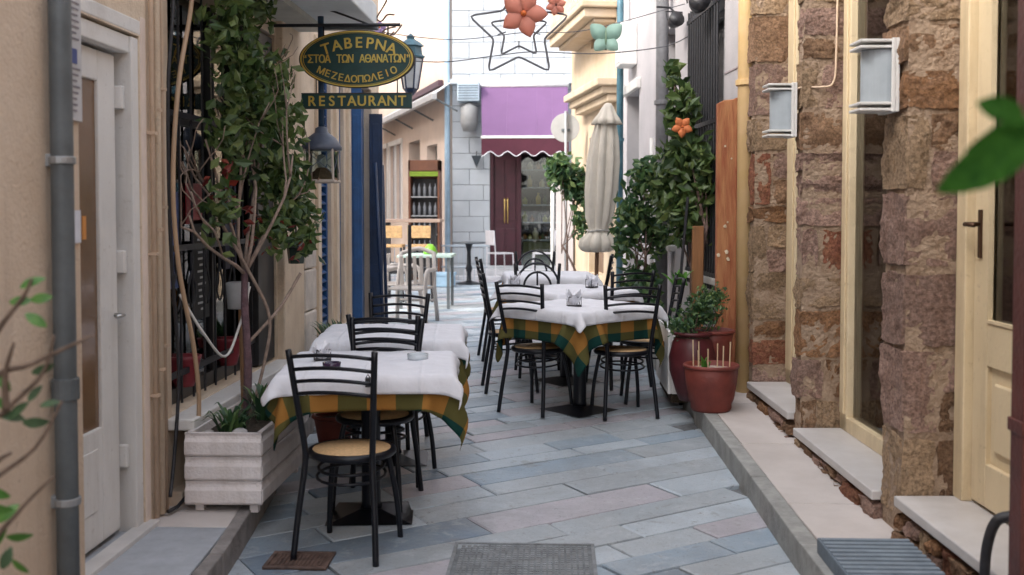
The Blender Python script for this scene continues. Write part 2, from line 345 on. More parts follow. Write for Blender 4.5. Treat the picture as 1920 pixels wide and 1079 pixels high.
# manhole cover and drain grate let into the paving
def grate(name, label, x0, x1, y0, y1, nx, ny, m, m2):
    t = thing(name, label, 'drain cover' if 'drain' in name else 'manhole cover', ((x0+x1)/2, (y0+y1)/2, 0.0))
    MB().bb(x0, x1, y0, y1, .0, .0085).build('cover_plate', m, t, bevel=.002)
    f = MB(); b = .016
    for q in ((x0, x1, y0, y0+b), (x0, x1, y1-b, y1), (x0, x0+b, y0+b, y1-b), (x1-b, x1, y0+b, y1-b)): f.bb(*q, .004, .014)
    f.build('frame', m2, t)
    s = MB(); dx = (x1-x0-.06)/nx; dy = (y1-y0-.06)/ny
    for i in range(nx):
        for j in range(ny):
            s.bb(x0+.03+i*dx+.006, x0+.03+(i+1)*dx-.004, y0+.03+j*dy+.006, y0+.03+(j+1)*dy-.004, .007, .0125)
    o = s.build('raised_studs', m2, t); o['kind'] = 'stuff'
M_mh = mat('worn_steel', (.15, .165, .175), rough=.55, var=.35, scale=14, bump=.4, bscale=50)
M_mh2 = mat('worn_steel_light', (.21, .225, .235), rough=.5, var=.3, scale=12, bump=.3, bscale=50)
M_rust = mat('rusty_iron', (.11, .07, .055), rough=.7, var=.4, scale=20, bump=.5, bscale=60)
grate('manhole_cover', 'large grey steel manhole cover with raised studs in the paving', -.46, .185, 4.42, 4.895, 22, 14, M_mh, M_mh2)
grate('drain_cover', 'small rusty iron drain grate beside the kerb under the chair', -1.265, -.985, 4.52, 4.735, 12, 2, M_rust, mat('rusty_iron2', (.13, .085, .07), rough=.7, var=.4, scale=20))

# ================================================================== LEFT: near cream building with white door
bl = thing('cream_house', 'cream plastered house wall with white glazed door and roof pipe', 'building', (-2.2, 3.0, .1))
MB().bb(-2.9, -1.62, -9.0, 3.60, .0, 6.0).build('wall', M_cream, bl, bevel=.02)
f = facade(MB(), 5.0, 6.4, [(3.70, 4.71, .0, 2.33)], .3, 1, 3.5)
f.xf(frame_xf(-1.85, 0, R(90))); f.build('wall', M_cream2, bl)
MB().bb(-3.2, -2.85, 3.4, 5.0, 0, 6.4).build('inner_wall', M_dark, bl)
d = MB().bb(-1.99, -1.87, 3.70, 3.78, .1, 2.32)
d.bb(-1.99, -1.855, 4.635, 4.71, .1, 2.32); d.bb(-1.99, -1.865, 3.78, 4.635, 2.245, 2.32)
dr = d.build('door_frame', M_wpaint, bl, bevel=.006)
lf = MB().bb(-1.965, -1.915, 4.42, 4.595, .15, 2.23).bb(-1.965, -1.915, 3.79, 3.90, .15, 2.23).bb(-1.965, -1.915, 3.90, 4.42, .15, .64).bb(-1.965, -1.915, 3.9, 4.42, 2.1, 2.23)
door = lf.build('door', M_wpaint, bl, bevel=.006)
MB().bb(-1.945, -1.93, 3.9, 4.42, .64, 2.1).build('pane', mat('brown_glass', (.20, .12, .07), rough=.12, var=.2, scale=2), door)
MB().bb(-1.915, -1.908, 4.02, 4.36, .30, .56).build('panel', M_wpaint, door, bevel=.004)
MB().tube([(-1.915, 4.56, 1.10), (-1.875, 4.56, 1.10), (-1.875, 4.49, 1.10)], .009).build('handle', mat('steel', (.55, .55, .55), rough=.3, metal=1), door, smooth=True)
for z in (.42, 1.28, 2.0): MB().bb(-1.93, -1.885, 4.597, 4.633, z, z+.10).build('hinge', M_wpaint, door, bevel=.006)
MB().bb(-1.88, -1.80, 3.62, 4.76, .115, .145).build('threshold', mat('marble_sill', (.62, .60, .58), rough=.4, var=.1), bl, bevel=.004)
MB().bb(-1.90, -1.848, 3.70, 4.72, 2.335, 2.40).build('lintel_strip', M_wpaint, bl, bevel=.006)
MB().bb(-1.90, -1.845, 4.715, 4.775, .1, 2.42).build('jamb', mat('pinkish_cream', (.70, .58, .50), rough=.7, var=.08, bump=.1), bl, bevel=.006)

# grey drainpipe
dp = thing('drainpipe', 'grey plastic drainpipe clamped to the near cream wall', 'pipe', (-1.575, 3.36, .1))
MB().tube([(-1.575, 3.36, z) for z in (.1, .9, 1.8, 6.0)], .035, 16).build('tube', M_grey, dp, smooth=True)
for z, r in ((.62, .0425), (1.72, .042), (2.9, .0425)):
    MB().tube([(-1.575, 3.36, z-.012), (-1.575, 3.36, z+.012)], r, 16).bb(-1.63, -1.605, 3.34, 3.38, z-.02, z+.02).build('clamp', mat('zinc', (.35, .36, .37), rough=.45, metal=.6), dp, bevel=.003)
MB().tube([(-1.575, 3.36, .95), (-1.575, 3.36, 1.02)], .043, 16).build('collar', M_grey, dp, smooth=False, bevel=.004)

# notice board with printed lines (unreadable in the photograph)
nb = thing('notice_plate', 'pale grey printed notice with a blue square beside the drainpipe', 'notice', (-1.60, 3.66, 1.86))
MB().bb(-1.615, -1.607, 3.44, 3.585, 1.86, 2.36).build('plate', mat('notice_paper', (.52, .52, .53), rough=.6, var=.08), nb, bevel=.002)
MB().bb(-1.6055, -1.604, 3.50, 3.545, 2.05, 2.10).build('blue_square', mat('blue_print', (.02, .05, .22), rough=.5), nb)
pr_ = MB()
for i in range(22):
    z = 1.89+i*.02
    if 2.03 < z < 2.12: continue
    pr_.bb(-1.6055, -1.6048, 3.46+rnd.uniform(0, .02), 3.57-rnd.uniform(0, .03), z, z+.007)
pr_.build('print', mat('grey_print', (.22, .20, .22), rough=.7), nb)
MB().bb(-1.61, -1.60, 3.44, 3.48, 1.76, 1.82).bb(-1.60, -1.585, 3.45, 3.47, 1.775, 1.805).build('doorbell', mat('bell_white', (.66, .66, .66), rough=.4), bl, bevel=.003)
pp = MB().bb(-1.612, -1.607, 3.50, 3.56, 1.45, 1.56).build('paper_slip', mat('paper', (.68, .70, .76), rough=.8), bl)
MB().bb(-1.606, -1.602, 3.565, 3.59, 1.46, 1.54).build('orange_tag', mat('orange_tag', (.6, .25, .06), rough=.7), bl)

# ================================================================== LEFT: taverna building
bt = thing('taverna_building', 'cream taverna building with barred dark window, blue shutters and balcony', 'building', (-2.3, 8.0, .1))
ops = [(5.06, 7.02, .56, 2.7), (8.30, 8.78, .55, 2.75), (9.02, 9.32, .55, 2.75), (9.62, 10.75, .15, 2.75)]
f = facade(MB(), 11.2, 6.4, ops, .28, 1, 5.0); f.xf(frame_xf(-1.85, 0, R(90))); f.build('wall', M_cream2, bt)
MB().bb(-5.5, -1.86, 11.05, 11.2, 0, 6.4).build('end_wall', M_cream2, bt)
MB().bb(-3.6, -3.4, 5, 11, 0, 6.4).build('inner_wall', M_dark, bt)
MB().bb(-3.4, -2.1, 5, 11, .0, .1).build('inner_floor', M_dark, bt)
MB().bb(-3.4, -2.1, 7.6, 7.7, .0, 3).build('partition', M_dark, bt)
MB().bb(-1.862, -1.80, 7.04, 7.60, .1, 6.7).build('pilaster', M_cream2, bt, bevel=.012)
for z0, z1 in ((.1, .42), (.43, .74), (.75, 1.05), (1.06, 1.35)):
    MB().bb(-1.862, -1.80, 7.64, 8.0, z0+.06, z1+.06).build('quoin_stone', mat('quoin', (.62, .56, .50), rough=.8, var=.15, scale=8, bump=.3, orand=.1), bt, bevel=.012)
MB().bb(-1.90, -1.72, 5.0, 7.03, .50, .556).build('window_sill', M_wpaint, bt, bevel=.008)
MB().bb(-1.862, -1.79, 5.02, 7.0, .1, .20).build('plinth', mat('plinth_cream', (.55, .44, .34), rough=.85, bump=.3), bt, bevel=.01)
# barred window: frame, pane, bars
wf = MB()
for a, b in ((5.06, 5.14), (6.0, 6.07), (6.94, 7.02)): wf.bb(-2.0, -1.95, a, b, .56, 2.7)
wf.bb(-2.0, -1.95, 5.06, 7.02, .56, .64).bb(-2.0, -1.95, 5.06, 7.02, 2.0, 2.06)
wn = wf.build('window', mat('black_paint', (.02, .018, .02), rough=.4, var=.3), bt, bevel=.004)
MB().bb(-1.98, -1.972, 5.1, 7.0, .6, 2.7).build('pane', M_glass, wn)
for i in range(11):
    y = 5.12+i*.18
    MB().tube([(-1.885, y, .58), (-1.885, y, 2.68)], .007, 6).build('bar', M_iron, wn)
for z in (.72, 1.35, 2.02):
    MB().bb(-1.893, -1.877, 5.06, 7.02, z, z+.03).build('rail', M_iron, wn)
sc_ = MB()
for i in range(8):
    y = 5.24+i*.23
    for s in (-1, 1):
        pts = [(-1.885, y+s*(.012+.055*math.sin(t)*(1-t/9)), 1.05+.055*t) for t in np.linspace(0, 5.2, 16)]
        sc_.tube(pts, .006, 5)
sc_.build('scrollwork', M_iron, wn, smooth=True)
# dark folding shutter leaf at the far end of the window
MB().bb(-1.93, -1.86, 6.62, 7.0, .57, 2.68).build('shutter', mat('black_shutter', (.02, .02, .022), rough=.5, var=.3, scale=6), bt, bevel=.006)
# things seen behind the glass
pst = mat('poster_red', (.25, .02, .03), rough=.5, var=.3, scale=9)
for y, z, h, m in ((5.25, 1.15, .5, mat('poster_blue', (.05, .09, .25), rough=.5, var=.5, scale=14)), (5.72, .95, .55, mat('chalk_board', (.03, .03, .03), rough=.7, var=.3)), (5.62, 1.48, .22, pst), (6.25, 1.2, .5, mat('poster_dark', (.05, .05, .08), rough=.6, var=.5, scale=12))):
    MB().bb(-1.968, -1.962, y, y+.26, z, z+h).build('window_poster', m, wn)
ch = MB()
for i in range(13):
    z = 1.0+i*.035; wv = .02+.05*abs(math.sin(i*1.3))
    ch.bb(-1.9612, -1.9600, 5.85-wv, 5.85+wv, z, z+.012)
ch.build('chalk_writing', mat('chalk', (.6, .6, .6), rough=.9), wn)
for y, z in ((5.45, .66), (6.2, .66)):
    o = MB().lathe([(.05, 0), (.055, .02), (.085, .14), (.09, .16), (.075, .16), (.07, .14), (0, .13)], 16, (-1.925, y, z-.02)).build('flower_pot', mat('crimson_pot', (.20, .02, .03), rough=.5), None, smooth=True)
    tag(o, 'small crimson pot on the sill behind the bars, %s' % ('nearer the white planter end' if y < 6 else 'nearer the black shutter'), 'pot')
# blue shutters, doors
M_blue = mat('blue_paint', (.012, .075, .22), rough=.42, var=.2, scale=6, bump=.08, bscale=30)
M_navy = mat('navy_paint', (.012, .03, .075), rough=.45, var=.25, scale=6, bump=.08)
for a, b in ((8.30, 8.78), (9.02, 9.32)):
    sh = MB().bb(-1.93, -1.88, a, a+.05, .55, 2.75).bb(-1.93, -1.88, b-.05, b, .55, 2.75).bb(-1.93, -1.88, a, b, .55, .64).bb(-1.93, -1.88, a, b, 2.66, 2.75).build('shutter', M_blue, bt, bevel=.004)
    for k in range(28):
        z = .66+k*.071
        MB().box((-1.905, (a+b)/2, z+.03), (.055, b-a-.1, .012), M=Matrix.Rotation(R(35), 3, 'Y')).build('slat', M_blue, sh)
    MB().bb(-1.90, -1.78, a-.06, b+.06, .50, .548).build('window_sill', M_wpaint, bt, bevel=.006)
for a in (8.18, 8.88, 9.42):
    MB().bb(-1.862, -1.82, a, a+.10, .15, 2.9).build('pilaster_strip', M_cream2, bt, bevel=.006)
dd = MB().bb(-1.98, -1.93, 9.62, 10.75, .15, 2.75).build('door', M_blue, bt)
for z0, z1 in ((.3, 1.0), (1.1, 1.8), (1.9, 2.6)):
    for y0 in (9.72, 10.25): MB().bb(-1.93, -1.918, y0, y0+.40, z0, z1).build('panel', M_blue, dd, bevel=.005)
# two opened leaves standing out from the doorway
for (x1, y, a, m, nm) in ((-1.74, 9.58, 8, M_blue, 'open'), (-1.72, 10.62, 4, M_navy, 'open')):
    M4 = Matrix.Translation((-1.85, y, 0)) @ Matrix.Rotation(R(a), 4, 'Z')
    lv = MB().bb(0, x1+1.85, -.02, .02, .20, 2.72 if m is M_blue else 2.5).xf(M4).build('door_leaf', m, bt, bevel=.004)
    for z0, z1 in ((.3, 1.0), (1.1, 1.75), (1.85, 2.4)):
        MB().bb(.03, x1+1.82, -.027, -.0195, z0, z1).xf(M4).build('panel', m, lv, bevel=.003)
# balcony over the window
bal = MB().bb(-1.85, -1.25, 5.15, 7.5, 2.84, 2.99).build('balcony', mat('pale_blue_grey', (.74, .80, .83), rough=.7, var=.06, scale=4, bump=.1), bt, bevel=.01)
MB().bb(-1.85, -1.62, 5.0, 7.48, 2.80, 2.838).build('soffit_band', mat('soffit', (.55, .55, .50), rough=.8), bal)
MB().bb(-1.85, -1.24, 7.46, 7.52, 2.815, 2.85).build('edge_strip', M_grey, bal)
for i in range(17): MB().tube([(-1.29, 5.2+i*.14, 2.99), (-1.29, 5.2+i*.14, 3.9)], .008, 6).build('baluster', M_iron, bal)

# ================================================================== RIGHT: stone building
brt = thing('stone_house', 'brown rubble stone house with cream framed glass doors and grey sills', 'building', (2.0, 5.6, .1))
FR = frame_xf(1.50, 4.64, R(92))          # local x = along the facade away from camera, local y = towards the street
M_mortar = mat('lime_mortar', (.27, .185, .125), rough=.95, var=.35, scale=12, bump=1., bscale=45, col2=(.38, .28, .20))
def stone_mat(name, cols):
    m = bpy.data.materials.new(name); m.use_nodes = True; n = m.node_tree.nodes; l = m.node_tree.links; b = n['Principled BSDF']
    b.inputs['Roughness'].default_value = .92; b.inputs['Specular IOR Level'].default_value = .2
    tc = n.new('ShaderNodeTexCoord'); ge = n.new('ShaderNodeNewGeometry')
    def noise(sc, det=8, rgh=.65, dist=0.):
        z = n.new('ShaderNodeTexNoise'); z.inputs['Scale'].default_value = sc; z.inputs['Detail'].default_value = det; z.inputs['Roughness'].default_value = rgh; z.inputs['Distortion'].default_value = dist
        l.new(tc.outputs['Object'] if sc > 30 else ge.outputs['Position'], z.inputs['Vector']); return z.outputs['Fac']
    cr = n.new('ShaderNodeValToRGB'); e = cr.color_ramp.elements
    while len(e) < len(cols): e.new(.5)
    for i_, c in enumerate(cols): e[i_].position = .30+.42*i_/(len(cols)-1); e[i_].color = (*c, 1)
    l.new(noise(7.5, 10, .78, 1.2), cr.inputs[0])
    oi = n.new('ShaderNodeObjectInfo'); mr = n.new('ShaderNodeMapRange'); mr.inputs[3].default_value = .80; mr.inputs[4].default_value = 1.2; l.new(oi.outputs['Random'], mr.inputs[0])
    pit = n.new('ShaderNodeMapRange'); pit.inputs[1].default_value = .35; pit.inputs[2].default_value = .6; pit.inputs[3].default_value = .45; pit.inputs[4].default_value = 1.08; l.new(noise(60, 6, .7), pit.inputs[0])
    mu = n.new('ShaderNodeMath'); mu.operation = 'MULTIPLY'; l.new(mr.outputs[0], mu.inputs[0]); l.new(pit.outputs[0], mu.inputs[1])
    h = n.new('ShaderNodeHueSaturation'); h.inputs['Saturation'].default_value = 1.02; l.new(mu.outputs[0], h.inputs['Value']); l.new(cr.outputs[0], h.inputs['Color']); l.new(h.outputs[0], b.inputs['Base Color'])
    bp = n.new('ShaderNodeBump'); bp.inputs['Strength'].default_value = .9; bp.inputs['Distance'].default_value = .03; l.new(noise(38, 9, .72), bp.inputs['Height']); l.new(bp.outputs[0], b.inputs['Normal'])
    return m
STONE = [stone_mat('stone_brown', [(.15, .085, .06), (.27, .165, .105), (.32, .20, .125), (.37, .26, .18)]),
         stone_mat('stone_orange', [(.17, .09, .06), (.33, .18, .095), (.27, .155, .095), (.38, .25, .155)]),
         stone_mat('stone_pink', [(.25, .155, .125), (.40, .27, .22), (.34, .215, .17), (.44, .315, .25)]),
         stone_mat('stone_red', [(.16, .065, .05), (.28, .115, .075), (.31, .15, .09), (.35, .21, .15)]),
         stone_mat('stone_tan', [(.25, .165, .11), (.41, .29, .19), (.43, .30, .195), (.36, .205, .105)])]
pit_tex = bpy.data.textures.new('pitted_stone', 'CLOUDS'); pit_tex.noise_scale = .035; pit_tex.noise_depth = 3; pit_tex.noise_type = 'HARD_NOISE'
rough_tex = bpy.data.textures.new('rough_stone', 'CLOUDS'); rough_tex.noise_scale = .10; rough_tex.noise_depth = 4
def stone(parent, x0, x1, y0, y1, z0, z1, k=None, xfm=FR, rough=.010):
    """rounded rough block, 26 vertices"""
    vs_ = []; idx = {}
    c = [(x0+x1)/2, (y0+y1)/2, (z0+z1)/2]; h = [(x1-x0)/2, (y1-y0)/2, (z1-z0)/2]
    for i in (-1, 0, 1):
        for j in (-1, 0, 1):
            for k_ in (-1, 0, 1):
                if (i, j, k_) == (0, 0, 0): continue
                n_ = abs(i)+abs(j)+abs(k_); pull = {1: -.001, 2: .0, 3: .004}[n_]
                p = [c[q]+(i, j, k_)[q]*(h[q]-pull)+(rnd.uniform(-rough, rough) if (i, j, k_)[q] else rnd.uniform(-.25, .25)*h[q]) for q in range(3)]
                idx[(i, j, k_)] = len(vs_); vs_.append(p)
    fs_ = []
    for ax in range(3):
        for s in (-1, 1):
            o1, o2 = [q for q in range(3) if q != ax]
            for a in (-1, 0):
                for b in (-1, 0):
                    q = []
                    for (da, db) in ((0, 0), (1, 0), (1, 1), (0, 1)):
                        t = [0, 0, 0]; t[ax] = s; t[o1] = a+da; t[o2] = b+db; q.append(idx[tuple(t)])
                    if (s > 0) != (ax == 1): fs_.append(tuple(q))
                    else: fs_.append(tuple(reversed(q)))
    k = rnd.choices(range(5), (36, 13, 26, 8, 17))[0] if k is None else k
    o = MB().add(vs_, fs_).xf(xfm).build('stone', STONE[k], parent, smooth=True)
    o.data.set_sharp_from_angle(angle=R(40))
    q = o.modifiers.new('sub', 'SUBSURF'); q.subdivision_type = 'SIMPLE'; q.levels = q.render_levels = 3
    q = o.modifiers.new('rough', 'DISPLACE'); q.texture = rough_tex; q.texture_coords = 'GLOBAL'; q.strength = .030; q.mid_level = .5
    q = o.modifiers.new('pits', 'DISPLACE'); q.texture = pit_tex; q.texture_coords = 'GLOBAL'; q.strength = .020; q.mid_level = .5
    return o
DEP = .24
PIL = [(-1.75, -1.13, 3.4), (0.0, .27, 3.4), (1.68, 1.81, 3.6), (2.95, 3.10, 3.8)]
for (a, b, top) in PIL:
    MB().bb(a+.008, b-.008, -DEP-.3, -.012, .1, top).xf(FR).build('pillar_core', M_mortar, brt)
    z = .20 if a < 2 else .26
    while z < top-.1:
        h = min(rnd.choice((.13, .19, .24, .29, .34, .38)), top-z)
        if h > .2 and rnd.random() < .5:    # two stones across the depth
            m_ = -DEP*rnd.uniform(.35, .65)
            k1 = rnd.choices(range(5), (20, 8, 45, 5, 22))[0]
            stone(brt, a, b, m_+.006, .0+rnd.uniform(-.01, .015), z+.009, z+h-.009, k1)
            if h > .3 and rnd.random() < .5:
                stone(brt, a, b, -DEP-.05, m_-.006, z+.006, z+h*.5-.005); stone(brt, a, b, -DEP-.05, m_-.006, z+h*.5+.005, z+h-.006)
            else: stone(brt, a, b, -DEP-.05, m_-.006, z+.009, z+h-.009)
        else:
            stone(brt, a, b, -DEP-.05, rnd.uniform(-.01, .015), z+.009, z+h-.009)
        z += h
# rubble plinth under the sills
for (a, b, h) in ((-1.14, .0, .30), (.26, 1.70, .25), (1.80, 2.96, .31)):
    MB().bb(a, b, -DEP, -.03, .05, h-.01).xf(FR).build('plinth_core', M_mortar, brt)
    x = a
    while x < b-.02:
        L_ = min(rnd.uniform(.10, .26), b-x); 
        if b-x-L_ < .05: L_ = b-x
        zz = .10; yy = 4.64+x
        hm = zz+(h-.045-zz)*rnd.uniform(.4, .65)
        if rnd.random() < .45: stone(brt, x+.004, x+L_-.004, -.10, rnd.uniform(.02, .045), zz, h-.045)
        else: stone(brt, x+.004, x+L_-.004, -.10, rnd.uniform(.03, .05), zz, hm-.004); stone(brt, x+.004, x+L_-.004, -.10, rnd.uniform(.015, .035), hm+.004, h-.045)
        x += L_
M_sill = mat('grey_marble', (.47, .445, .43), rough=.5, var=.14, scale=4, bump=.06, col2=(.56, .54, .53))
for a, b, h in ((-1.13, -.01, .325), (.275, 1.675, .27), (1.815, 2.945, .335)):
    MB().bb(a, b, -DEP-.12, .035, h-.045, h).xf(FR).build('doorstep', M_sill, brt, bevel=.006)
MB().bb(-13, 3.10, -.5, 0, 3.42, 4.6).xf(FR).build('upper_wall', M_mortar, brt)
MB().bb(-13, -1.75, -.5, 0, 0, 3.42).xf(FR).build('wall', M_mortar, brt)
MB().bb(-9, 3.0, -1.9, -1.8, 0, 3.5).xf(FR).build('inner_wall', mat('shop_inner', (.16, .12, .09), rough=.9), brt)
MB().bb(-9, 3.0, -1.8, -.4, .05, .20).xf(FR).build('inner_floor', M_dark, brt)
# windows: frame, rails, pane
def window(a, b, h, posts):
    y0, y1 = -DEP-.07, -DEP+.0
    f_ = MB()
    for p, q in posts: f_.bb(p, q, y0, y1, h, 3.4)
    f_.bb(a, b, y0, y1, h, h+.085); 
    wn = f_.build('window', M_ivory, brt, bevel=.006) if False else f_.xf(FR).build('window', M_ivory, brt, bevel=.006)
    MB().bb(a+.02, b-.02, y0+.02, y0+.03, h+.06, 3.4).xf(FR).build('pane', M_glass, wn)
    for p, q in posts:
        MB().bb(p+.028, q-.028, y1, y1+.012, h+.1, 3.4).xf(FR).build('moulding', M_ivory, wn, bevel=.004)
    return wn
window(.275, 1.675, .27, ((.275, .36), (1.55, 1.675)))
window(1.815, 2.945, .335, ((1.815, 1.88), (2.74, 2.945)))
# cream panelled door with glass upper half
y0, y1 = -DEP-.07, -DEP
f_ = MB().bb(-.10, -.005, y0-.02, y1+.02, .325, 3.4).bb(-1.13, -1.05, y0-.02, y1+.02, .325, 3.4).xf(FR).build('door_frame', M_ivory, brt, bevel=.006)
dl = MB()
dl.bb(-.24, -.108, y0, y1-.015, .34, 3.3).bb(-1.045, -.92, y0, y1-.015, .34, 3.3).bb(-.92, -.24, y0, y1-.015, .34, .52).bb(-.92, -.24, y0, y1-.015, .92, 1.10)
dl.bb(-.92, -.24, y0+.01, y1-.035, .52, .92)
door = dl.xf(FR).build('door', M_ivory, brt, bevel=.005)
MB().bb(-.86, -.30, y1-.036, y1-.018, .58, .86).xf(FR).build('panel', M_ivory, door, bevel=.012)
MB().bb(-.92, -.24, y0+.025, y0+.033, 1.10, 3.3).xf(FR).build('pane', M_glass, door)
bead = MB().bb(-.255, -.243, y1-.03, y1-.008, 1.1, 3.3).bb(-.92, -.255, y1-.03, y1-.008, 1.1, 1.112).xf(FR).build('bead', M_ivory, door)
M_bronze = mat('bronze', (.10, .055, .035), rough=.4, metal=.7, var=.2)
MB().bb(-.185, -.155, y1-.015, y1-.006, 1.36, 1.56).xf(FR).build('lock_plate', M_bronze, door, bevel=.002)
MB().tube([FR @ Vector(p) for p in ((-.17, y1-.01, 1.50), (-.17, y1+.045, 1.50), (-.175, y1+.055, 1.50), (-.26, y1+.055, 1.497))], .0095, 10).build('handle', M_bronze, door, smooth=True)
# ================================================================== RIGHT: grey town house beyond the terracotta panel
def line_frame(p, q):
    a = math.atan2(q[1]-p[1], q[0]-p[0]); return frame_xf(p[0], p[1], a), math.hypot(q[0]-p[0], q[1]-p[1])
bg2 = thing('grey_house', 'pale grey house with tall barred window and grey door behind the shrubs', 'building', (1.9, 11, .1))
F2, L2 = line_frame((1.40, 7.95), (.85, 14.0))
M_greyw = mat('pale_grey_plaster', (.42, .40, .41), rough=.85, var=.08, scale=2, bump=.2, bscale=60, col2=(.50, .47, .48))
ops = [(.62, 1.75, 1.0, 3.25), (2.55, 3.20, 1.2, 3.35), (4.60, 5.5, .3, 2.95)]
f = facade(MB(), L2, 5.2, ops, .25, -1); f.xf(F2).build('wall', M_greyw, bg2)
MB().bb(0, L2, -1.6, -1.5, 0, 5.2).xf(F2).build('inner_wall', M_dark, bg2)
gw = MB()
for (a, b, c, d) in ops[:2]:
    MB().bb(a-.05, b+.05, -.02, .07, c-.06, c-.002).xf(F2).build('window_sill', M_wpaint, bg2, bevel=.008)
    fr = MB().bb(a, a+.06, -.2, -.14, c, d).bb(b-.06, b, -.2, -.14, c, d).bb(a, b, -.2, -.14, c, c+.06).bb(a, b, -.2, -.14, d-.06, d).bb((a+b)/2-.03, (a+b)/2+.03, -.2, -.14, c, d).xf(F2)
    wn = fr.build('window', mat('grey_frame', (.22, .22, .23), rough=.5), bg2, bevel=.004)
    MB().bb(a, b, -.175, -.168, c, d).xf(F2).build('pane', M_glass, wn)
    if b-a > 1:
        n_ = 13
        for i in range(n_):
            x = a+.04+(b-a-.08)*i/(n_-1)
            MB().tube([F2 @ Vector((x, .05, c-.1)), F2 @ Vector((x, .05, d+.05))], .010, 6).build('bar', M_iron, wn)
        for z in (c+.0, c+1.25, d-.05): MB().bb(a-.02, b+.02, .042, .058, z, z+.035).xf(F2).build('rail', M_iron, wn)
a, b, c, d = ops[2]
dn = MB().bb(a, b, -.2, -.15, c, d).xf(F2).build('door', mat('grey_door', (.30, .31, .32), rough=.5, var=.1), bg2)
for z0, z1 in ((.5, 1.2), (1.35, 2.6)): MB().bb(a+.12, b-.12, -.15, -.135, z0, z1).xf(F2).build('panel', mat('grey_door', (0, 0, 0)), dn, bevel=.006)
MB().bb(a-.12, b+.12, .0, .06, d+.0, d+.12).xf(F2).build('door_hood', M_wpaint, bg2, bevel=.01)
for z in (1.75, 2.62, 3.5):
    MB().bb(0.02, .60, .001, .006, z, z+.012).xf(F2).build('joint_line', mat('joint_grey', (.36, .30, .31), rough=.9), bg2)
# meter box and air-conditioning box on its wall
ac = thing('meter_box', 'white metal meter box high on the grey house wall', 'box', tuple(F2 @ Vector((4.9, .1, 3.25))))
MB().bb(4.75, 5.15, .0, .2, 3.25, 3.75).xf(F2).build('case', M_wpaint, ac, bevel=.015)
MB().bb(4.79, 5.11, .2, .207, 3.29, 3.71).xf(F2).build('lid', M_wpaint, ac, bevel=.004)
# floodlights
def flood(loc, rz, label, s=1.0):
    t = thing('floodlight', label, 'floodlight', loc, rz)
    MB().lathe([(.03, -.10), (.06, -.09), (.085, -.02), (.095, .05), (.098, .06)], 20).xf(Matrix.Rotation(R(-75), 4, 'X') @ Matrix.Scale(s, 4)).build('housing', M_iron, t, smooth=True, local=True)
    MB().lathe([(.0, .045), (.088, .052), (.09, .055)], 20).xf(Matrix.Rotation(R(-75), 4, 'X') @ Matrix.Scale(s, 4)).build('lens', mat('lens_glass', (.35, .36, .38), rough=.15), t, smooth=True, local=True)
    MB().tube([(-.1*s, 0, 0), (-.11*s, -.02, .11*s), (.11*s, -.02, .11*s), (.1*s, 0, 0)], .008, 6).tube([(0, -.02, .11*s), (0, -.10, .18*s), (.14, -.10, .18*s)], .010, 6).build('bracket', M_iron, t, local=True)
    return t
flood((1.10, 9.9, 3.28), R(200), 'black round floodlight between barred window and grey post', .75)
flood((1.16, 8.75, 3.22), R(180), 'black floodlight clamped above the tall barred window', .9)
# grey downpipes / posts on the facade
def post(name, label, x, y, z0, z1, r, m, cat='pipe', rings=()):
    t = thing(name, label, cat, (x, y, z0))
    MB().tube([(x, y, z0), (x, y, (z0+z1)/2), (x, y, z1)], r, 14).build('tube', m, t, smooth=True)
    for z in rings: MB().tube([(x, y, z-.02), (x, y, z+.02)], r*1.28, 14).build('collar', m, t, bevel=.003)
    return t
M_post = mat('weathered_grey', (.17, .17, .18), rough=.6, var=.2, scale=8)
M_teal = mat('teal_metal', (.05, .13, .17), rough=.45, var=.25, scale=8)
post('downpipe', 'thick dark grey downpipe on the grey house wall above the shrubs', 1.055, 10.6, .15, 6.5, .062, M_post, rings=(1.2, 2.6))
post('downpipe', 'thin white downpipe standing behind the citrus shrub', 1.02, 11.3, .15, 2.3, .022, M_wpaint, rings=(.9, 1.8))
post('downpipe', 'teal downpipe at the corner where the grey house meets the beige house', .80, 13.2, .15, 6.5, .042, M_teal, rings=(2.4,))
# ochre drainpipe with collar, at the end of the stone house
post('drainpipe', 'ochre drainpipe with a wide collar at the corner of the stone house', 1.385, 7.82, .16, 6.0, .062, mat('ochre_paint', (.62, .42, .18), rough=.6, var=.14, scale=4, bump=.12, bscale=40, col2=(.68, .47, .25)), rings=(2.47,))
# rough broken plaster edge and terracotta-painted panel
tp = thing('terracotta_board', 'flaking terracotta orange board beside the ochre drainpipe', 'board', (1.3, 7.95, .15))
M_tp = mat('terracotta_paint', (.27, .07, .03), rough=.85, var=.3, scale=9, bump=.6, bscale=35, col2=(.42, .19, .08), stretch=(2.5, 1, .3))
edge = [(1.19, .2), (1.40, .2), (1.40, 2.40), (1.36, 2.385), (1.30, 2.36), (1.24, 2.355), (1.19, 2.33)]
MB().prism(edge, lambda a, b, t: (a, 7.90+t, b), .07).build('face', M_tp, tp, bevel=.008)
for i in range(8):
    x, z = rnd.uniform(1.20, 1.30), rnd.choice((1.15, 1.25, 1.45, 1.6, 1.75, 1.9, 2.0, 2.1))+rnd.uniform(-.05, .05); s = rnd.uniform(.006, .02)
    MB().prism([(s*math.cos(k*1.26+rnd.random()*.6), 1.2*s*math.sin(k*1.26+rnd.random()*.6)) for k in range(5)], lambda a, b, t: (x+a, 7.895-t*rnd.random(), z+b), .012).build('paint_flake', mat('pale_flake', (.60, .50, .36), rough=.8), tp)
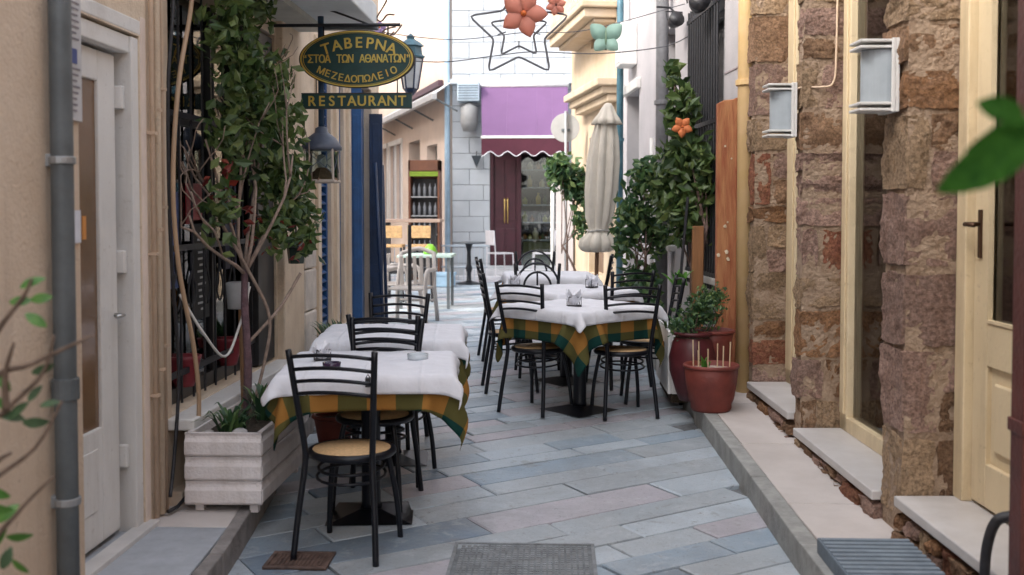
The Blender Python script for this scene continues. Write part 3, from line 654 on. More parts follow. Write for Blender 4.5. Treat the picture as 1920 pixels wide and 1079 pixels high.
# low wooden boards next to it
pk = thing('wooden_post', 'orange brown wooden post behind the potted herbs', 'post', (1.13, 8.6, .15))
MB().bb(1.10, 1.19, 8.57, 8.62, .2, 1.42).build('board', mat('orange_wood', (.25, .11, .04), rough=.7, var=.25, scale=5, stretch=(4, 4, .4), bump=.2), pk, bevel=.005)

# ================================================================== RIGHT: beige house with balcony
bb3 = thing('beige_house', 'beige neoclassical house with stone balcony and cornice above the parasol', 'building', (1.5, 16, .1))
M_beige = mat('beige_stone', (.44, .34, .23), rough=.8, var=.08, scale=3, bump=.12, col2=(.51, .41, .30))
F3, L3 = line_frame((.86, 14.02), (.27, 17.4))
f = facade(MB(), L3, 6.8, [(.9, 1.9, 3.9, 6.0), (1.0, 2.0, .6, 2.6)], .25, -1); f.xf(F3).build('wall', M_beige, bb3)
MB().bb(0.0, L3, -3, -2.9, 0, 6.8).xf(F3).build('inner_wall', M_dark, bb3)
MB().bb(.9, 1.9, -.2, -.15, 3.9, 6.0).xf(F3).build('window', mat('brown_shutter', (.13, .085, .06), rough=.6), bb3)
MB().bb(1.0, 2.0, -.2, -.15, .6, 2.6).xf(F3).build('window', mat('brown_shutter', (0, 0, 0)), bb3)
# balcony slab, bracket and cornice
bs = MB().bb(.25, 3.0, .0, .44, 4.08, 4.2).xf(F3).build('balcony', M_beige, bb3, bevel=.015)
MB().bb(.20, 3.05, .0, .49, 4.205, 4.30).xf(F3).build('moulding', M_beige, bs, bevel=.02)
MB().bb(.30, 2.95, .0, .30, 4.02, 4.078).xf(F3).build('moulding', M_beige, bs, bevel=.02)
for i in range(16):
    MB().lathe([(.03, 0), (.05, .08), (.025, .2), (.05, .36), (.03, .5)], 8, F3 @ Vector((.3+i*.17, .40, 4.30))).build('baluster', M_beige, bs, smooth=True)
MB().bb(.2, 3.05, .34, .47, 4.80, 4.9).xf(F3).build('balustrade_rail', M_beige, bs, bevel=.01)
cn = MB().bb(.0, 2.4, .0, .32, 3.16, 3.26).xf(F3).build('cornice', M_beige, bb3, bevel=.015)
MB().bb(.05, 2.35, .0, .24, 3.06, 3.158).xf(F3).build('moulding', M_beige, cn, bevel=.015)
MB().bb(.08, 2.3, .0, .16, 2.96, 3.058).xf(F3).build('moulding', M_beige, cn, bevel=.015)
# pale gate pillar
gp = thing('gate_pillar', 'pale grey gate pillar with a cap beside the maroon cafe door', 'pillar', (.12, 17.2, .15))
MB().bb(.02, .30, 17.05, 17.30, .1, 1.98).build('shaft', M_greyw, gp, bevel=.01)
MB().bb(-.02, .34, 17.0, 17.35, 1.982, 2.06).build('cap', M_wpaint, gp, bevel=.01)
post('white_post', 'slim white pipe standing in front of the cafe door edge', -.035, 17.4, .15, 2.2, .032, M_wpaint, rings=(1.2, 2.15))

# ================================================================== BACK: white stone building with the awning
bw = thing('white_stone_building', 'white ashlar corner building with maroon cafe door at the lane end', 'building', (-1, 21.3, .15))
M_ash = mat('white_ashlar', (.43, .46, .49), rough=.75, var=.05, scale=3, bump=.10, bscale=40, orand=.05)
M_ashj = mat('ashlar_joint', (.17, .18, .20), rough=.9)
YB = 21.0
f = facade(MB(), 2.6, 9, [(-1.27, .10, .15, 2.75)], .3, 1, -2.02); f.xf(Matrix.Translation((0, YB+.02, 0))).build('wall', M_ashj, bw)
MB().bb(-2, 2.4, YB+2.0, YB+2.1, 0, 3.2).build('inner_wall', mat('shop_back', (.10, .07, .045), rough=.8, var=.4, scale=3), bw)
zc = .15; row = 0; cells = []
while zc < 6.4:
    h = .31; x = -2.02-(0 if row % 2 else .28)
    while x < 2.5:
        x0, x1 = max(x, -2.02), min(x+.62, 2.5); x += .62
        if x1-x0 < .05: continue
        for (a, b) in ([(x0, x1)] if not (zc < 2.75 and x1 > -1.27 and x0 < .10) else [(x0, min(x1, -1.275)), (max(x0, .105), x1)]):
            if b-a > .04: cells.append((a, b, zc, zc+h))
    zc += h; row += 1
for a, b, c, d in cells:
    MB().bb(a+.004, b-.004, YB-.004+rnd.uniform(-.003, .003), YB+.03, c+.004, d-.004).build('ashlar_block', M_ash, bw, bevel=.006, seg=1)
MB().bb(-2.06, 2.5, YB-.10, YB+.0, .15, .42).build('base_course', mat('base_grey', (.46, .48, .50), rough=.8, bump=.2), bw, bevel=.01)
MB().bb(-2.06, 2.5, YB-.09, YB-.006, 3.98, 4.08).build('string_course', M_ash, bw, bevel=.01)
MB().bb(-1.75, .35, YB-.45, YB+.2, .15, .36).build('doorstep', mat('step_marble', (.60, .60, .62), rough=.5, var=.1), bw, bevel=.01)
MB().bb(-1.95, .3, YB-.8, YB-.46, .15, .25).build('doorstep', mat('step_marble', (0, 0, 0)), bw, bevel=.01)
M_maroon = mat('maroon_paint', (.045, .008, .015), rough=.4, var=.2, scale=6)
df = MB().bb(-1.27, -1.20, YB+.0, YB+.1, .36, 2.75).bb(.03, .10, YB, YB+.1, .36, 2.75).bb(-1.2, .03, YB, YB+.1, 2.62, 2.75).bb(-.74, -.66, YB, YB+.1, .36, 2.62).build('door_frame', M_maroon, bw, bevel=.008)
dl = MB().bb(-1.2, -.74, YB+.05, YB+.09, .36, 2.62).build('door', M_maroon, bw)
for x0 in (-1.17, -.95): MB().bb(x0, x0+.18, YB+.035, YB+.049, .5, 1.15).bb(x0, x0+.18, YB+.035, YB+.049, 1.3, 2.5).build('panel', M_maroon, dl, bevel=.006)
for x0 in (-.985, -.925): MB().tube([(x0, YB+.0, 1.25), (x0, YB-.02, 1.3), (x0, YB-.02, 1.7), (x0, YB+.0, 1.75)], .012, 8).build('handle', mat('brass', (.6, .42, .15), rough=.3, metal=1), dl, smooth=True)
MB().bb(-.66, .03, YB+.045, YB+.055, .36, 2.62).build('pane', M_glass, bw)
# shelves with goods inside the cafe
shf = thing('cafe_shelf', 'shelves of bottles and jars inside the maroon cafe doorway', 'shelf', (-.3, 21.5, .36))
for z in (.9, 1.25, 1.6, 1.95, 2.3): MB().bb(-.64, .02, YB+.35, YB+.62, z, z+.025).build('shelf', mat('shelf_steel', (.4, .4, .4), rough=.4), shf)
MB().bb(-.64, .02, YB+.3, YB+.62, .36, .88).build('counter', mat('counter_green', (.11, .10, .02), rough=.5, var=.3), shf, bevel=.01)
goods = [((.45, .30, .04), .05), ((.30, .12, .03), .045), ((.08, .10, .03), .04), ((.5, .42, .25), .06), ((.03, .03, .03), .04), ((.35, .33, .05), .05)]
for z in (.925, 1.275, 1.625, 1.975, 2.325):
    x = -.60
    while x < -.03:
        c, r = rnd.choice(goods); h = rnd.uniform(.10, .25)
        b_ = MB().lathe([(r, 0), (r, h*.6), (r*.4, h*.8), (r*.4, h)], 10, (x, YB+.45, z)).build('jar', mat('goods%.2f%.2f' % (c[0], c[1]), c, rough=.35), None, smooth=True)
        tag(b_, 'small jar or bottle standing on the shelves inside the maroon cafe doorway', 'bottle', 'bottles on the cafe shelves')
        x += r*2+rnd.uniform(.01, .05)
# awning
aw = thing('shop_awning', 'purple sloping shop awning with maroon scalloped valance over the cafe', 'awning', (-.6, 20.4, 2.6))
MB().add([(-1.44, YB-.1, 3.93), (.25, YB-.1, 3.93), (.25, YB-1.05, 2.90), (-1.36, YB-1.05, 2.90)], [(0, 1, 2, 3)]).build('canopy', mat('purple_canvas', (.125, .06, .145), rough=.8, var=.05, scale=3), aw, thick=.01)
for x in (-.92, -.35, -.06): MB().tube([(x, YB-.105, 3.925), (x+.01, YB-.58, 3.415), (x+.015, YB-1.055, 2.905)], .005, 5).build('seam', mat('purple_seam', (.16, .085, .18), rough=.8), aw)
MB().tube([(-1.46, YB-.1, 3.95), (.27, YB-.1, 3.95)], .05, 12).build('roller', M_wpaint, aw, smooth=True)
MB().bb(-1.38, .27, YB-1.08, YB-1.04, 2.855, 2.905).build('front_bar', M_wpaint, aw, bevel=.006)
val = [(-1.37, 2.85), (.26, 2.85)]; nS = 5
for i in range(nS*8+1):
    u = 1-i/(nS*8); x = -1.37+1.63*u; val.append((x, 2.57-.045*math.cos(2*math.pi*u*nS)))
MB().prism(val, lambda a, b, t: (a, YB-1.07+t, b), .008).build('valance', mat('maroon_canvas', (.075, .014, .028), rough=.85, var=.1), aw)
ed = [(x, YB-1.074, z-.004) for x, z in val[2:]]
MB().tube(ed, .008, 5).build('piping', M_white, aw)
for x in (-1.3, .18): MB().tube([(x, YB-.02, 2.8), (x, YB-.5, 3.05), (x, YB-1.05, 2.87)], .015, 6).build('arm', M_wpaint, aw)
# side facade running off to the left, cream
FS = frame_xf(-2.05, YB, math.atan2(.95, -.31)); LS = 14.0
sf = thing('cream_side_house', 'cream house with tall grey shutters down the side street', 'building', (-4, 27, .15))
ops = [(1.3, 2.4, .3, 2.9), (3.2, 4.6, .2, 3.1), (5.55, 6.35, 1.2, 3.15), (6.5, 7.3, 1.2, 3.15), (7.75, 8.5, 1.2, 3.15)]
f = facade(MB(), LS, 8, ops, .3, -1, .06); f.xf(FS).build('wall', mat('bright_cream', (.62, .50, .42), rough=.85, var=.06, scale=2, bump=.1), sf)
for a, b, c, d in ops[2:]:
    s_ = MB().bb(a, (a+b)/2-.01, -.12, -.07, c, d).bb((a+b)/2+.01, b, -.12, -.07, c, d).xf(FS).build('shutter', mat('grey_lilac_shutter', (.34, .32, .34), rough=.6), sf, bevel=.006)
    MB().bb(a-.1, b+.1, .0, .05, d, d+.12).bb(a-.1, a, .0, .03, c, d).bb(b, b+.1, 0, .03, c, d).xf(FS).build('surround', M_wpaint, sf)
MB().bb(.05, LS, -2, -1.9, 0, 8).xf(FS).build('inner_wall', M_dark, sf)
MB().bb(1.3, 2.4, -.25, -.2, .3, 2.9).xf(FS).build('door', mat('dark_grey_door', (.10, .11, .11), rough=.5), sf)
MB().tube([FS @ Vector((.03, .06, .2)), FS @ Vector((.03, .06, 7))], .055, 12).build('downpipe', mat('light_blue_paint', (.36, .50, .62), rough=.5, var=.1), sf, smooth=True)
# upper beige block further off, behind
ub = thing('distant_house', 'tall beige house rising behind the cream side house', 'building', (-5, 34, .15))
MB().bb(-9, -3.6, 33, 38, .15, 11).build('wall', mat('distant_beige', (.42, .34, .28), rough=.9, var=.08), ub)
for x in (-5.6, -4.5):
    w_ = MB().bb(x, x+.7, 32.93, 33.02, 6.5, 8.6).build('window', mat('grey_lilac_shutter', (0, 0, 0)), ub)
    MB().bb(x-.06, x+.76, 32.9, 32.95, 6.42, 6.5).build('sill', M_wpaint, w_)
# slanted awning frame of the side street
sa_ = thing('folding_awning', 'slanted grey awning frame over the side street terrace', 'awning', (-2.6, 21, 2.9))
FA = frame_xf(-1.95, 20.0, math.atan2(.95, -.31))
MB().add([FA @ Vector(p) for p in ((.6, -.18, 4.0), (9.5, -.18, 4.0), (9.5, .25, 3.70), (.6, .25, 3.70))], [(0, 1, 2, 3)]).build('canopy', mat('grey_white_canvas', (.55, .54, .56), rough=.8), sa_, thick=.012)
MB().bb(.2, 9.55, .22, .32, 3.60, 3.72).xf(FA).build('front_bar', mat('aluminium', (.45, .45, .46), rough=.4, metal=.5), sa_, bevel=.008)
MB().bb(1.6, 5.5, -.2, -.1, 4.02, 4.14).xf(FA).build('housing', mat('dark_purple_bar', (.07, .035, .05), rough=.5), sa_, bevel=.008)
for x in (.3, 2.6, 5, 7.4): MB().tube([FA @ Vector((x, -.2, 3.4)), FA @ Vector((x, .26, 3.64))], .02, 6).build('arm', M_grey, sa_)
# unseen house added across the side street to shade the lower white building
oh = thing('added_shade_house', 'unseen tall plain house added behind the taverna to shade the white building', 'building', (-8, 22, .1))
f = facade(MB(), 20, 9.5, [(2, 3, 1, 3), (6, 7, 1, 3), (10, 11, 1, 3), (2, 3, 4.5, 6.5), (6, 7, 4.5, 6.5), (10, 11, 4.5, 6.5)], .3, 1); f.xf(frame_xf(-6.4, 13.0, math.atan2(.95, -.22))).build('wall', M_cream, oh)
MB().bb(-10.5, -6.5, 12.9, 13.0, 0, 9.5).build('end_wall', M_cream, oh)
# ================================================================== CHAIRS
def make_chair(arched=False):
    t = thing('bistro_chair', 'x', 'chair')
    t['group'] = 'black cafe chairs'
    n = 28
    MB().lathe([(.165, .452), (.178, .462), (.1785, .468), (.0, .470)], n, sy=.98).build('seat', M_cane, t, smooth=True, local=True)
    MB().tube([(.188*math.cos(2*math.pi*k/n), .186*math.sin(2*math.pi*k/n), .452) for k in range(n)], .0175, 10, True).build('seat_ring', M_black, t, smooth=True, local=True)
    for s in (-1, 1):
        MB().tube(spline([(s*.192, -.235, 0), (s*.178, -.205, .2), (s*.158, -.172, .42), (s*.160, -.175, .52), (s*.178, -.215, .72), (s*.198, -.255, .945)], 4), .0145, 10).build('leg', M_black, t, smooth=True, local=True)
        MB().tube(spline([(s*.178, .175, 0), (s*.165, .155, .2), (s*.135, .125, .40), (s*.120, .11, .45)], 4), .0135, 10).build('leg', M_black, t, smooth=True, local=True)
    for zr, rr in ((.345, .158), (.385, .150)):
        MB().tube([(rr*math.cos(2*math.pi*k/20), rr*math.sin(2*math.pi*k/20)-.005, zr+.012*math.sin(2*math.pi*k/20)) for k in range(20)], .007, 7, True).build('stretcher', M_black, t, smooth=True, local=True)
    def post(z): return (float(np.interp(z, [.52, .72, .945], [.160, .178, .198])), float(np.interp(z, [.52, .72, .945], [-.175, -.215, -.255])))
    if not arched:
        for z in (.745, .80, .855, .912):
            x, y = post(z); pts = [(u*x, y-.028*(1-u*u), z+.016*(1-u*u)) for u in np.linspace(-1, 1, 11)]
            MB().tube(pts, .0085, 8).build('slat', M_black, t, smooth=True, local=True)
    else:
        for k, (w_, z1) in enumerate(((.190, .95), (.12, .87))):
            pts = [(w_*math.cos(a), -.225-.03*math.sin(a), .735+(z1-.735)*math.sin(a)) for a in np.linspace(0, math.pi, 15)]
            MB().tube(pts, .010, 8).build('hoop', M_black, t, smooth=True, local=True)
        for z in (.70, .74):
            x, y = post(z); MB().tube([(u*x, y-.02*(1-u*u), z) for u in np.linspace(-1, 1, 9)], .0085, 8).build('slat', M_black, t, smooth=True, local=True)
        MB().tube([(0, -.25, .745), (0, -.255, .865)], .008, 8).build('slat', M_black, t, smooth=True, local=True)
    return t
chair0 = make_chair(); chair1 = make_chair(True); used = {}
def place_chair(x, y, deg, label, arched=False):
    """deg: facing direction, clockwise from +Y"""
    src = chair1 if arched else chair0
    o = src if src.name not in used else copy_tree(src); used[src.name] = 1
    o.location = (x, y, G(y)); o.rotation_euler = (0, 0, -R(deg)); o['label'] = label; return o
place_chair(-.93, 4.83, 9, 'black slat-back chair at the near end of the first left table, cane seat')
place_chair(-.94, 5.52, 186, 'black slat-back chair on the far side of the first left table, facing the camera')
place_chair(-.90, 6.02, 8, 'black slat-back chair at the near side of the second left table')
place_chair(-1.06, 6.74, 188, 'black slat-back chair at the far side of the second left table')
place_chair(-.115, 7.76, 33, 'black slat-back chair at near left corner of the first right table, cane seat')
place_chair(.485, 7.66, -13, 'black slat-back chair at near right corner of the first right table, cane seat')
place_chair(.70, 8.12, -92, 'black slat-back chair seen side-on beside the red pot, facing left')
place_chair(-.33, 8.50, 82, 'black slat-back chair seen side-on at the left of the middle right table')
place_chair(.50, 8.72, -30, 'black slat-back chair at the near right side of the middle right table')
place_chair(-.13, 9.12, 175, 'black hoop-back chair between the middle and farthest right tables', True)
place_chair(-.46, 9.95, 80, 'black slat-back chair seen side-on at the left of the farthest right table')
place_chair(.30, 10.35, -85, 'black slat-back chair at the right end of the farthest right table')
place_chair(-.20, 10.62, 180, 'black hoop-back chair behind the farthest right table', True)

# ================================================================== TABLES AND CLOTHS
def drape(a, ext, cor, N, seed, top, steps=120, it=8):
    """square cloth sagging over a square table top of half width a; edges overhang by ext, corners by cor (simulated)"""
    rg = np.random.RandomState(seed); u = np.linspace(-1, 1, N); U, V = np.meshgrid(u, u, indexing='ij'); Lh = a+ext
    k = (a+cor/math.sqrt(2))/Lh-1
    sc = 1+k*(np.abs(U*V))**2.2
    rest = np.stack([U*Lh*sc, V*Lh*sc, np.zeros_like(U)], -1)
    P = rest.copy(); P[..., 2] = top+.004
    P[..., 2] -= np.maximum(0, np.maximum(np.abs(P[..., 0]), np.abs(P[..., 1]))-a)*.5
    P += rg.normal(0, .004, P.shape); O = P.copy()
    pin = (np.abs(rest[..., 0]) < a*.82) & (np.abs(rest[..., 1]) < a*.82); wgt = np.where(pin, 0., 1.)[..., None]
    P[pin] = rest[pin]+[0, 0, top+.003]
    S = []
    def pair(s1, s2, st): S.append((s1, s2, np.linalg.norm(rest[s1]-rest[s2], axis=-1)[..., None], st))
    sl = slice
    for o in (0, 1):
        m = (N-1-o)//2
        pair((sl(None), sl(o, o+2*m, 2)), (sl(None), sl(o+1, o+1+2*m, 2)), 1.)
        pair((sl(o, o+2*m, 2), sl(None)), (sl(o+1, o+1+2*m, 2), sl(None)), 1.)
        pair((sl(o, o+2*m, 2), sl(0, N-1)), (sl(o+1, o+1+2*m, 2), sl(1, N)), .35)
        pair((sl(o, o+2*m, 2), sl(1, N)), (sl(o+1, o+1+2*m, 2), sl(0, N-1)), .35)
    for o in range(4):
        m = len(range(o, N-2, 4))
        pair((sl(None), sl(o, o+4*m-3, 4)), (sl(None), sl(o+2, o+2+4*m-3, 4)), .12)
        pair((sl(o, o+4*m-3, 4), sl(None)), (sl(o+2, o+2+4*m-3, 4), sl(None)), .12)
    for st_ in range(steps):
        vel = (P-O)*.93; O = P.copy(); P = P+vel*wgt; P[..., 2] -= (9.8*.014**2)*wgt[..., 0]
        for _ in range(it):
            for s1, s2, L_, kk in S:
                d = P[s2]-P[s1]; n_ = np.linalg.norm(d, axis=-1, keepdims=True)+1e-9
                w1, w2 = wgt[s1], wgt[s2]; ws = w1+w2+1e-9
                c = kk*(n_-L_)/n_*d; P[s1] += c*w1/ws; P[s2] -= c*w2/ws
        x, y, z = P[..., 0], P[..., 1], P[..., 2]
        ins = (np.abs(x) < a) & (np.abs(y) < a) & (z < top)
        dx, dy, dz = a-np.abs(x), a-np.abs(y), top-z
        up = ins & (dz <= np.minimum(dx, dy)+.02); P[..., 2] = np.where(up, top, z)
        sx = ins & ~up & (dx <= dy); sy_ = ins & ~up & (dx > dy)
        P[..., 0] = np.where(sx, np.sign(x)*a, x); P[..., 1] = np.where(sy_, np.sign(y)*a, y)
    mb = MB(); mb.v = [tuple(p) for p in P.reshape(-1, 3)]
    mb.f = [(i*N+j, (i+1)*N+j, (i+1)*N+j+1, i*N+j+1) for i in range(N-1) for j in range(N-1)]
    mb.uv = [tuple(q) for q in (rest[..., :2]/.27+.02).reshape(-1, 2)]
    return mb
A_T = .41
cl_check = [drape(A_T+.004, (.125, .19)[i], (.27, .34)[i], 37, 3+i, .757) for i in range(2)]
cl_white = [drape(A_T+.026, .065, .11, 37, 11+i, .770) for i in range(2)]
def cloth_obj(mb, name, m, thick):
    q = MB(); q.v, q.f, q.uv = mb.v, mb.f, mb.uv
    t = bpy.data.objects.new('tmp', None)
    ORG['tmp'] = (0, 0, 0); t.name = 'tmp'
    o = q.build(name, m, t, smooth=True, local=True, subd=1)
    w_ = o.modifiers.new('wrinkle', 'DISPLACE'); w_.texture = bpy.data.textures['cloth_wrinkle']; w_.texture_coords = 'LOCAL'; w_.strength = .017 if 'white' in name else .004; w_.mid_level = .5
    w_ = o.modifiers.new('solid', 'SOLIDIFY'); w_.thickness = thick; w_.offset = 0; o.parent = None; bpy.data.objects.remove(t); return o
wr_tex = bpy.data.textures.new('cloth_wrinkle', 'CLOUDS'); wr_tex.noise_scale = .16; wr_tex.noise_depth = 2
cc = [cloth_obj(m, 'check_tablecloth', M_check, .003) for m in cl_check]; cw = [cloth_obj(m, 'white_tablecloth', M_linen, .003) for m in cl_white]
first = {}
def put(src, x, y, rz, label, cat, grp):
    o = src if src.name not in first else src.copy()
    if src.name in first: scene.collection.objects.link(o)
    first[src.name] = 1; o.location = (x, y, G(y)); o.rotation_euler = (0, 0, rz); return tag(o, label, cat, grp)
table0 = thing('bistro_table', 'x', 'table', group='cafe tables')
MB().bb(-A_T, A_T, -A_T, A_T, .715, .753).build('tabletop', M_wood, table0, local=True, bevel=.006)
MB().lathe([(.055, .03), (.048, .06), (.048, .66), (.16, .70), (.17, .714)], 20).build('column', M_black, table0, local=True, smooth=True)
MB().hexa([(-.215, -.215, 0), (.215, -.215, 0), (.215, .215, 0), (-.215, .215, 0), (-.055, -.055, .034), (.055, -.055, .034), (.055, .055, .034), (-.055, .055, .034)]).build('base_plate', M_black, table0, local=True, bevel=.004)
tn = 0
for (x, y, deg, nm, v) in ((-.93, 5.34, 6, 'first left', 0), (-.98, 6.40, 5, 'second left', 1), (.185, 7.78, 43, 'first right', 1), (.10, 8.88, 38, 'middle right', 0), (-.05, 10.2, 5, 'farthest right', 1)):
    t = table0 if tn == 0 else copy_tree(table0); tn += 1
    t.location = (x, y, G(y)); t.rotation_euler = (0, 0, R(deg)); t['label'] = 'black pedestal table under the cloths, the %s table' % nm
    put(cc[v], x, y, R(deg)+(0 if v else R(2)), 'yellow and green checked cloth on the %s table' % nm, 'tablecloth', 'checked tablecloths')
    put(cw[v], x, y, R(deg), 'white linen overcloth on the %s table' % nm, 'tablecloth', 'white tablecloths')
# table-top items
def napkin(x, y, z, rz, label, s=1.0):
    t = thing('napkin_holder', label, 'napkin holder', (x, y, z), rz)
    MB().bb(-.05*s, .05*s, -.03*s, .03*s, 0, .012).build('tray', M_iron, t, local=True, bevel=.003)
    for k in (-1, 1): MB().tube([(-.045*s, k*.028*s, .01), (-.045*s, k*.03*s, .07*s), (.045*s, k*.03*s, .07*s), (.045*s, k*.028*s, .01)], .003, 6).build('wire', M_iron, t, local=True)
    for k in range(9):
        a = k*2.4+.3; r0 = .02*s; h = (.085+.05*rnd.random())*s; c, s_ = math.cos(a), math.sin(a); wd = (.03+.02*rnd.random())*s; lean = rnd.uniform(.02, .06)*s
        P = lambda r_, t_, z_: (c*r_-s_*t_, s_*r_+c*t_, z_)
        MB().add([P(r0*.3, -wd*.6, .012), P(r0*.3, wd*.6, .012), P(r0+lean*.4, -wd, h*.55), P(r0+lean*.4-.015*s, 0, h*.6), P(r0+lean*.4, wd, h*.55), P(r0+lean, wd*rnd.uniform(-.5, .5), h)], [(0, 1, 4, 3), (0, 3, 2), (2, 3, 5), (3, 4, 5)]).build('napkin', M_white, t, local=True, thick=.003)
    return t
napkin(-1.18, 5.36, .776+G(5.3), .5, 'white napkins in a wire holder on the first left table', .8)
napkin(.14, 7.62, .776+G(7.6), .2, 'bunch of white napkins on the first right table', 1.0)
napkin(.31, 8.9, .776+G(8.9), .9, 'white napkins standing on the middle right table', 1.0)
napkin(-.34, 9.0, .776+G(9.0), .3, 'folded white napkin at the left edge of the middle right table', .9)
def ashtray(x, y, z, label, m, r=.05):
    t = MB().lathe([(r*.7, 0), (r*.95, .008), (r, .035), (r*.86, .035), (r*.72, .012), (0, .010)], 20, (x, y, z)).build('ashtray', m, None, smooth=True); tag(t, label, 'ashtray')
ashtray(-1.09, 5.16, .777, 'dark purple glass ashtray on the first left table', mat('purple_glass', (.04, .02, .05), rough=.15), .045)
ashtray(-.70, 5.42, .785, 'clear glass ashtray on the first left table', mat('clear_glass', (.55, .60, .64), rough=.1), .055)
# table-cloth clips
for i, (x, y, z) in enumerate(((-.86, 4.872, .77),)):
    o = MB().bb(x-.012, x+.012, y-.012, y+.02, z-.03, z+.012).tube([(x-.01, y-.005, z+.012), (x, y-.005, z+.03), (x+.01, y-.005, z+.012)], .003, 5).build('cloth_clip', M_iron, None, bevel=.002)
    tag(o, 'small dark clip holding the white cloth on the first left table', 'clip')

# ================================================================== PLANTERS, POTS, PLANTS
def leaves(mb, centers, size, rg, tint_shift=0., flat=.5):
    """adds one folded leaf per centre"""
    if mb.tint is None: mb.tint = []
    for c in centers:
        n_ = Vector((rg.gauss(0, 1), rg.gauss(0, 1), rg.gauss(.5, .8)))
        n_.normalize(); t = n_.orthogonal().normalized(); t.rotate(Matrix.Rotation(rg.uniform(0, 6.28), 3, n_)); b = n_.cross(t)
        L_ = size*rg.uniform(.65, 1.3); W = L_*rg.uniform(.22, .34); c = Vector(c); f_ = n_*(-W*.45)
        mb.add([c-t*L_*.5, c+b*W+f_+t*L_*-.05, c+t*L_*.5-n_*L_*.12, c-b*W+f_-t*L_*.05, c], [(0, 4, 1), (1, 4, 2), (2, 4, 3), (3, 4, 0)])
        tv = min(1, max(0, rg.gauss(.42, .25)+tint_shift)); mb.tint += [tv]*5
    return mb
def blob_points(blobs, n, rg, shell=.55):
    """points mostly near the surface of overlapping ellipsoids"""
    vol = [b[3]*b[4]*b[5] for b in blobs]; out = []
    while len(out) < n:
        b = rg.choices(blobs, vol)[0]; v = Vector((rg.gauss(0, 1), rg.gauss(0, 1), rg.gauss(0, 1))).normalized(); r_ = (rg.random()**shell)*rg.uniform(.75, 1.12)
        out.append((b[0]+v.x*b[3]*r_, b[1]+v.y*b[4]*r_, b[2]+v.z*b[5]*r_))
    return out
# white planter with moulded boards
px0, px1, py0, py1 = -1.735, -1.385, 4.93, 5.78
pb = thing('planter_box', 'white painted wooden planter box with three stacked boards by the taverna window', 'planter', ((px0+px1)/2, 5.35, .125))
for i in range(3):
    z0 = .165+i*.115
    prof = [(.0, 0), (.012, .012), (.012, .070), (.0, .085), (-.004, .098), (.004, .113)]
    for (ax, s, c, a, b) in (('y', -1, py0, px0-.008, px1+.008), ('y', 1, py1, px0-.008, px1+.008), ('x', 1, px1, py0+.001, py1-.001), ('x', -1, px0, py0+.001, py1-.001)):
        poly = [(p, q) for p, q in prof]+[(-.02, .113), (-.02, 0)]
        if ax == 'y': f_ = lambda p, q, t, s=s, c=c, a=a: (a+t, c+s*p, z0+q)
        else: f_ = lambda p, q, t, s=s, c=c, a=a: (c+s*p, a+t, z0+q)
        MB().prism(poly, f_, b-a).build('board', M_wwood, pb, bevel=.003)
MB().bb(px0+.03, px1-.03, py0+.03, py1-.03, .16, .47).build('soil', M_soil, pb)
for x in (px0+.03, px1-.06):
    for y in (py0+.03, py1-.06): MB().bb(x, x+.04, y, y+.04, .122, .17).build('foot', M_wwood, pb)
# climbing shrub growing in the planter
rg = random.Random(21)
tr = thing('climbing_shrub', 'tall leafy shrub with bare twisting stems growing in the white planter', 'shrub', (-1.6, 5.5, .47))
tk = MB().tube(spline([(-1.62, 5.52, .46), (-1.61, 5.52, .75), (-1.63, 5.54, 1.05), (-1.63, 5.55, 1.25)], 4), [.022]*5+[.020]*4+[.018]*4, 9)
tk.build('trunk', mat('purple_bark', (.13, .075, .085), rough=.9, var=.3, scale=20, bump=.5), tr, smooth=True)
br = MB(); ends = []
def branch(p, d, L_, r, depth):
    pts = [Vector(p)]; d = Vector(d).normalized()
    for k in range(5):
        d = (d+Vector((rg.gauss(0, .16), rg.gauss(0, .16), rg.gauss(.03, .12)))).normalized(); q = pts[-1]+d*L_/5
        q.x = min(max(q.x, -1.80), -1.42); q.y = min(max(q.y, 5.08), 6.2); q.z = min(q.z, 2.5); pts.append(q)
    br.tube(pts, [r*(1-.1*k) for k in range(6)], 6); ends.append(pts[-1])
    if depth:
        for _ in range(2): branch(pts[rg.choice((2, 3, 4))], d+Vector((rg.gauss(0, .6), rg.gauss(0, .6), rg.gauss(.1, .4))), L_*.7, r*.6, depth-1)
for dvec, L_ in (((-.2, -.5, .75), .75), ((-.1, -.25, 1), .85), ((.25, .2, .8), .75), ((.1, .75, .55), .8), ((.15, .5, .9), .9), ((-.1, -.75, .45), .7), ((.25, -.1, 1), .8)): branch((-1.63, 5.55, 1.22), dvec, L_, .011, 2)
for pts in ([(-1.60, 5.50, .47), (-1.55, 5.60, .72), (-1.52, 5.62, .98), (-1.60, 5.54, 1.22), (-1.70, 5.36, 1.50)], [(-1.62, 5.55, .85), (-1.50, 5.75, 1.02), (-1.42, 5.9, 1.2)]):
    br.tube(spline(pts, 5), .0095, 6)
br.build('branches', M_twig, tr, smooth=True)
bl_ = [(-1.64, 5.38, 2.45, .15, .30, .40), (-1.61, 5.72, 2.15, .18, .34, .40), (-1.60, 6.05, 2.12, .17, .30, .40), (-1.56, 6.05, 1.72, .17, .34, .28), (-1.66, 5.45, 1.95, .13, .26, .26), (-1.56, 6.35, 1.62, .13, .24, .26), (-1.66, 5.7, 2.7, .16, .5, .22), (-1.57, 5.9, 1.45, .15, .28, .18), (-1.45, 6.25, 1.42, .10, .18, .20), (-1.66, 5.25, 1.55, .11, .16, .22)]
mb = leaves(MB(), blob_points(bl_, 3000, rg, .8), .078, rg, .17)
mb.build('crown', LEAF_DARK, tr)
bl_ = [(-1.66, 5.35, 1.75, .12, .22, .32), (-1.6, 5.75, 1.45, .14, .28, .2), (-1.5, 6.1, 1.4, .12, .25, .2)]
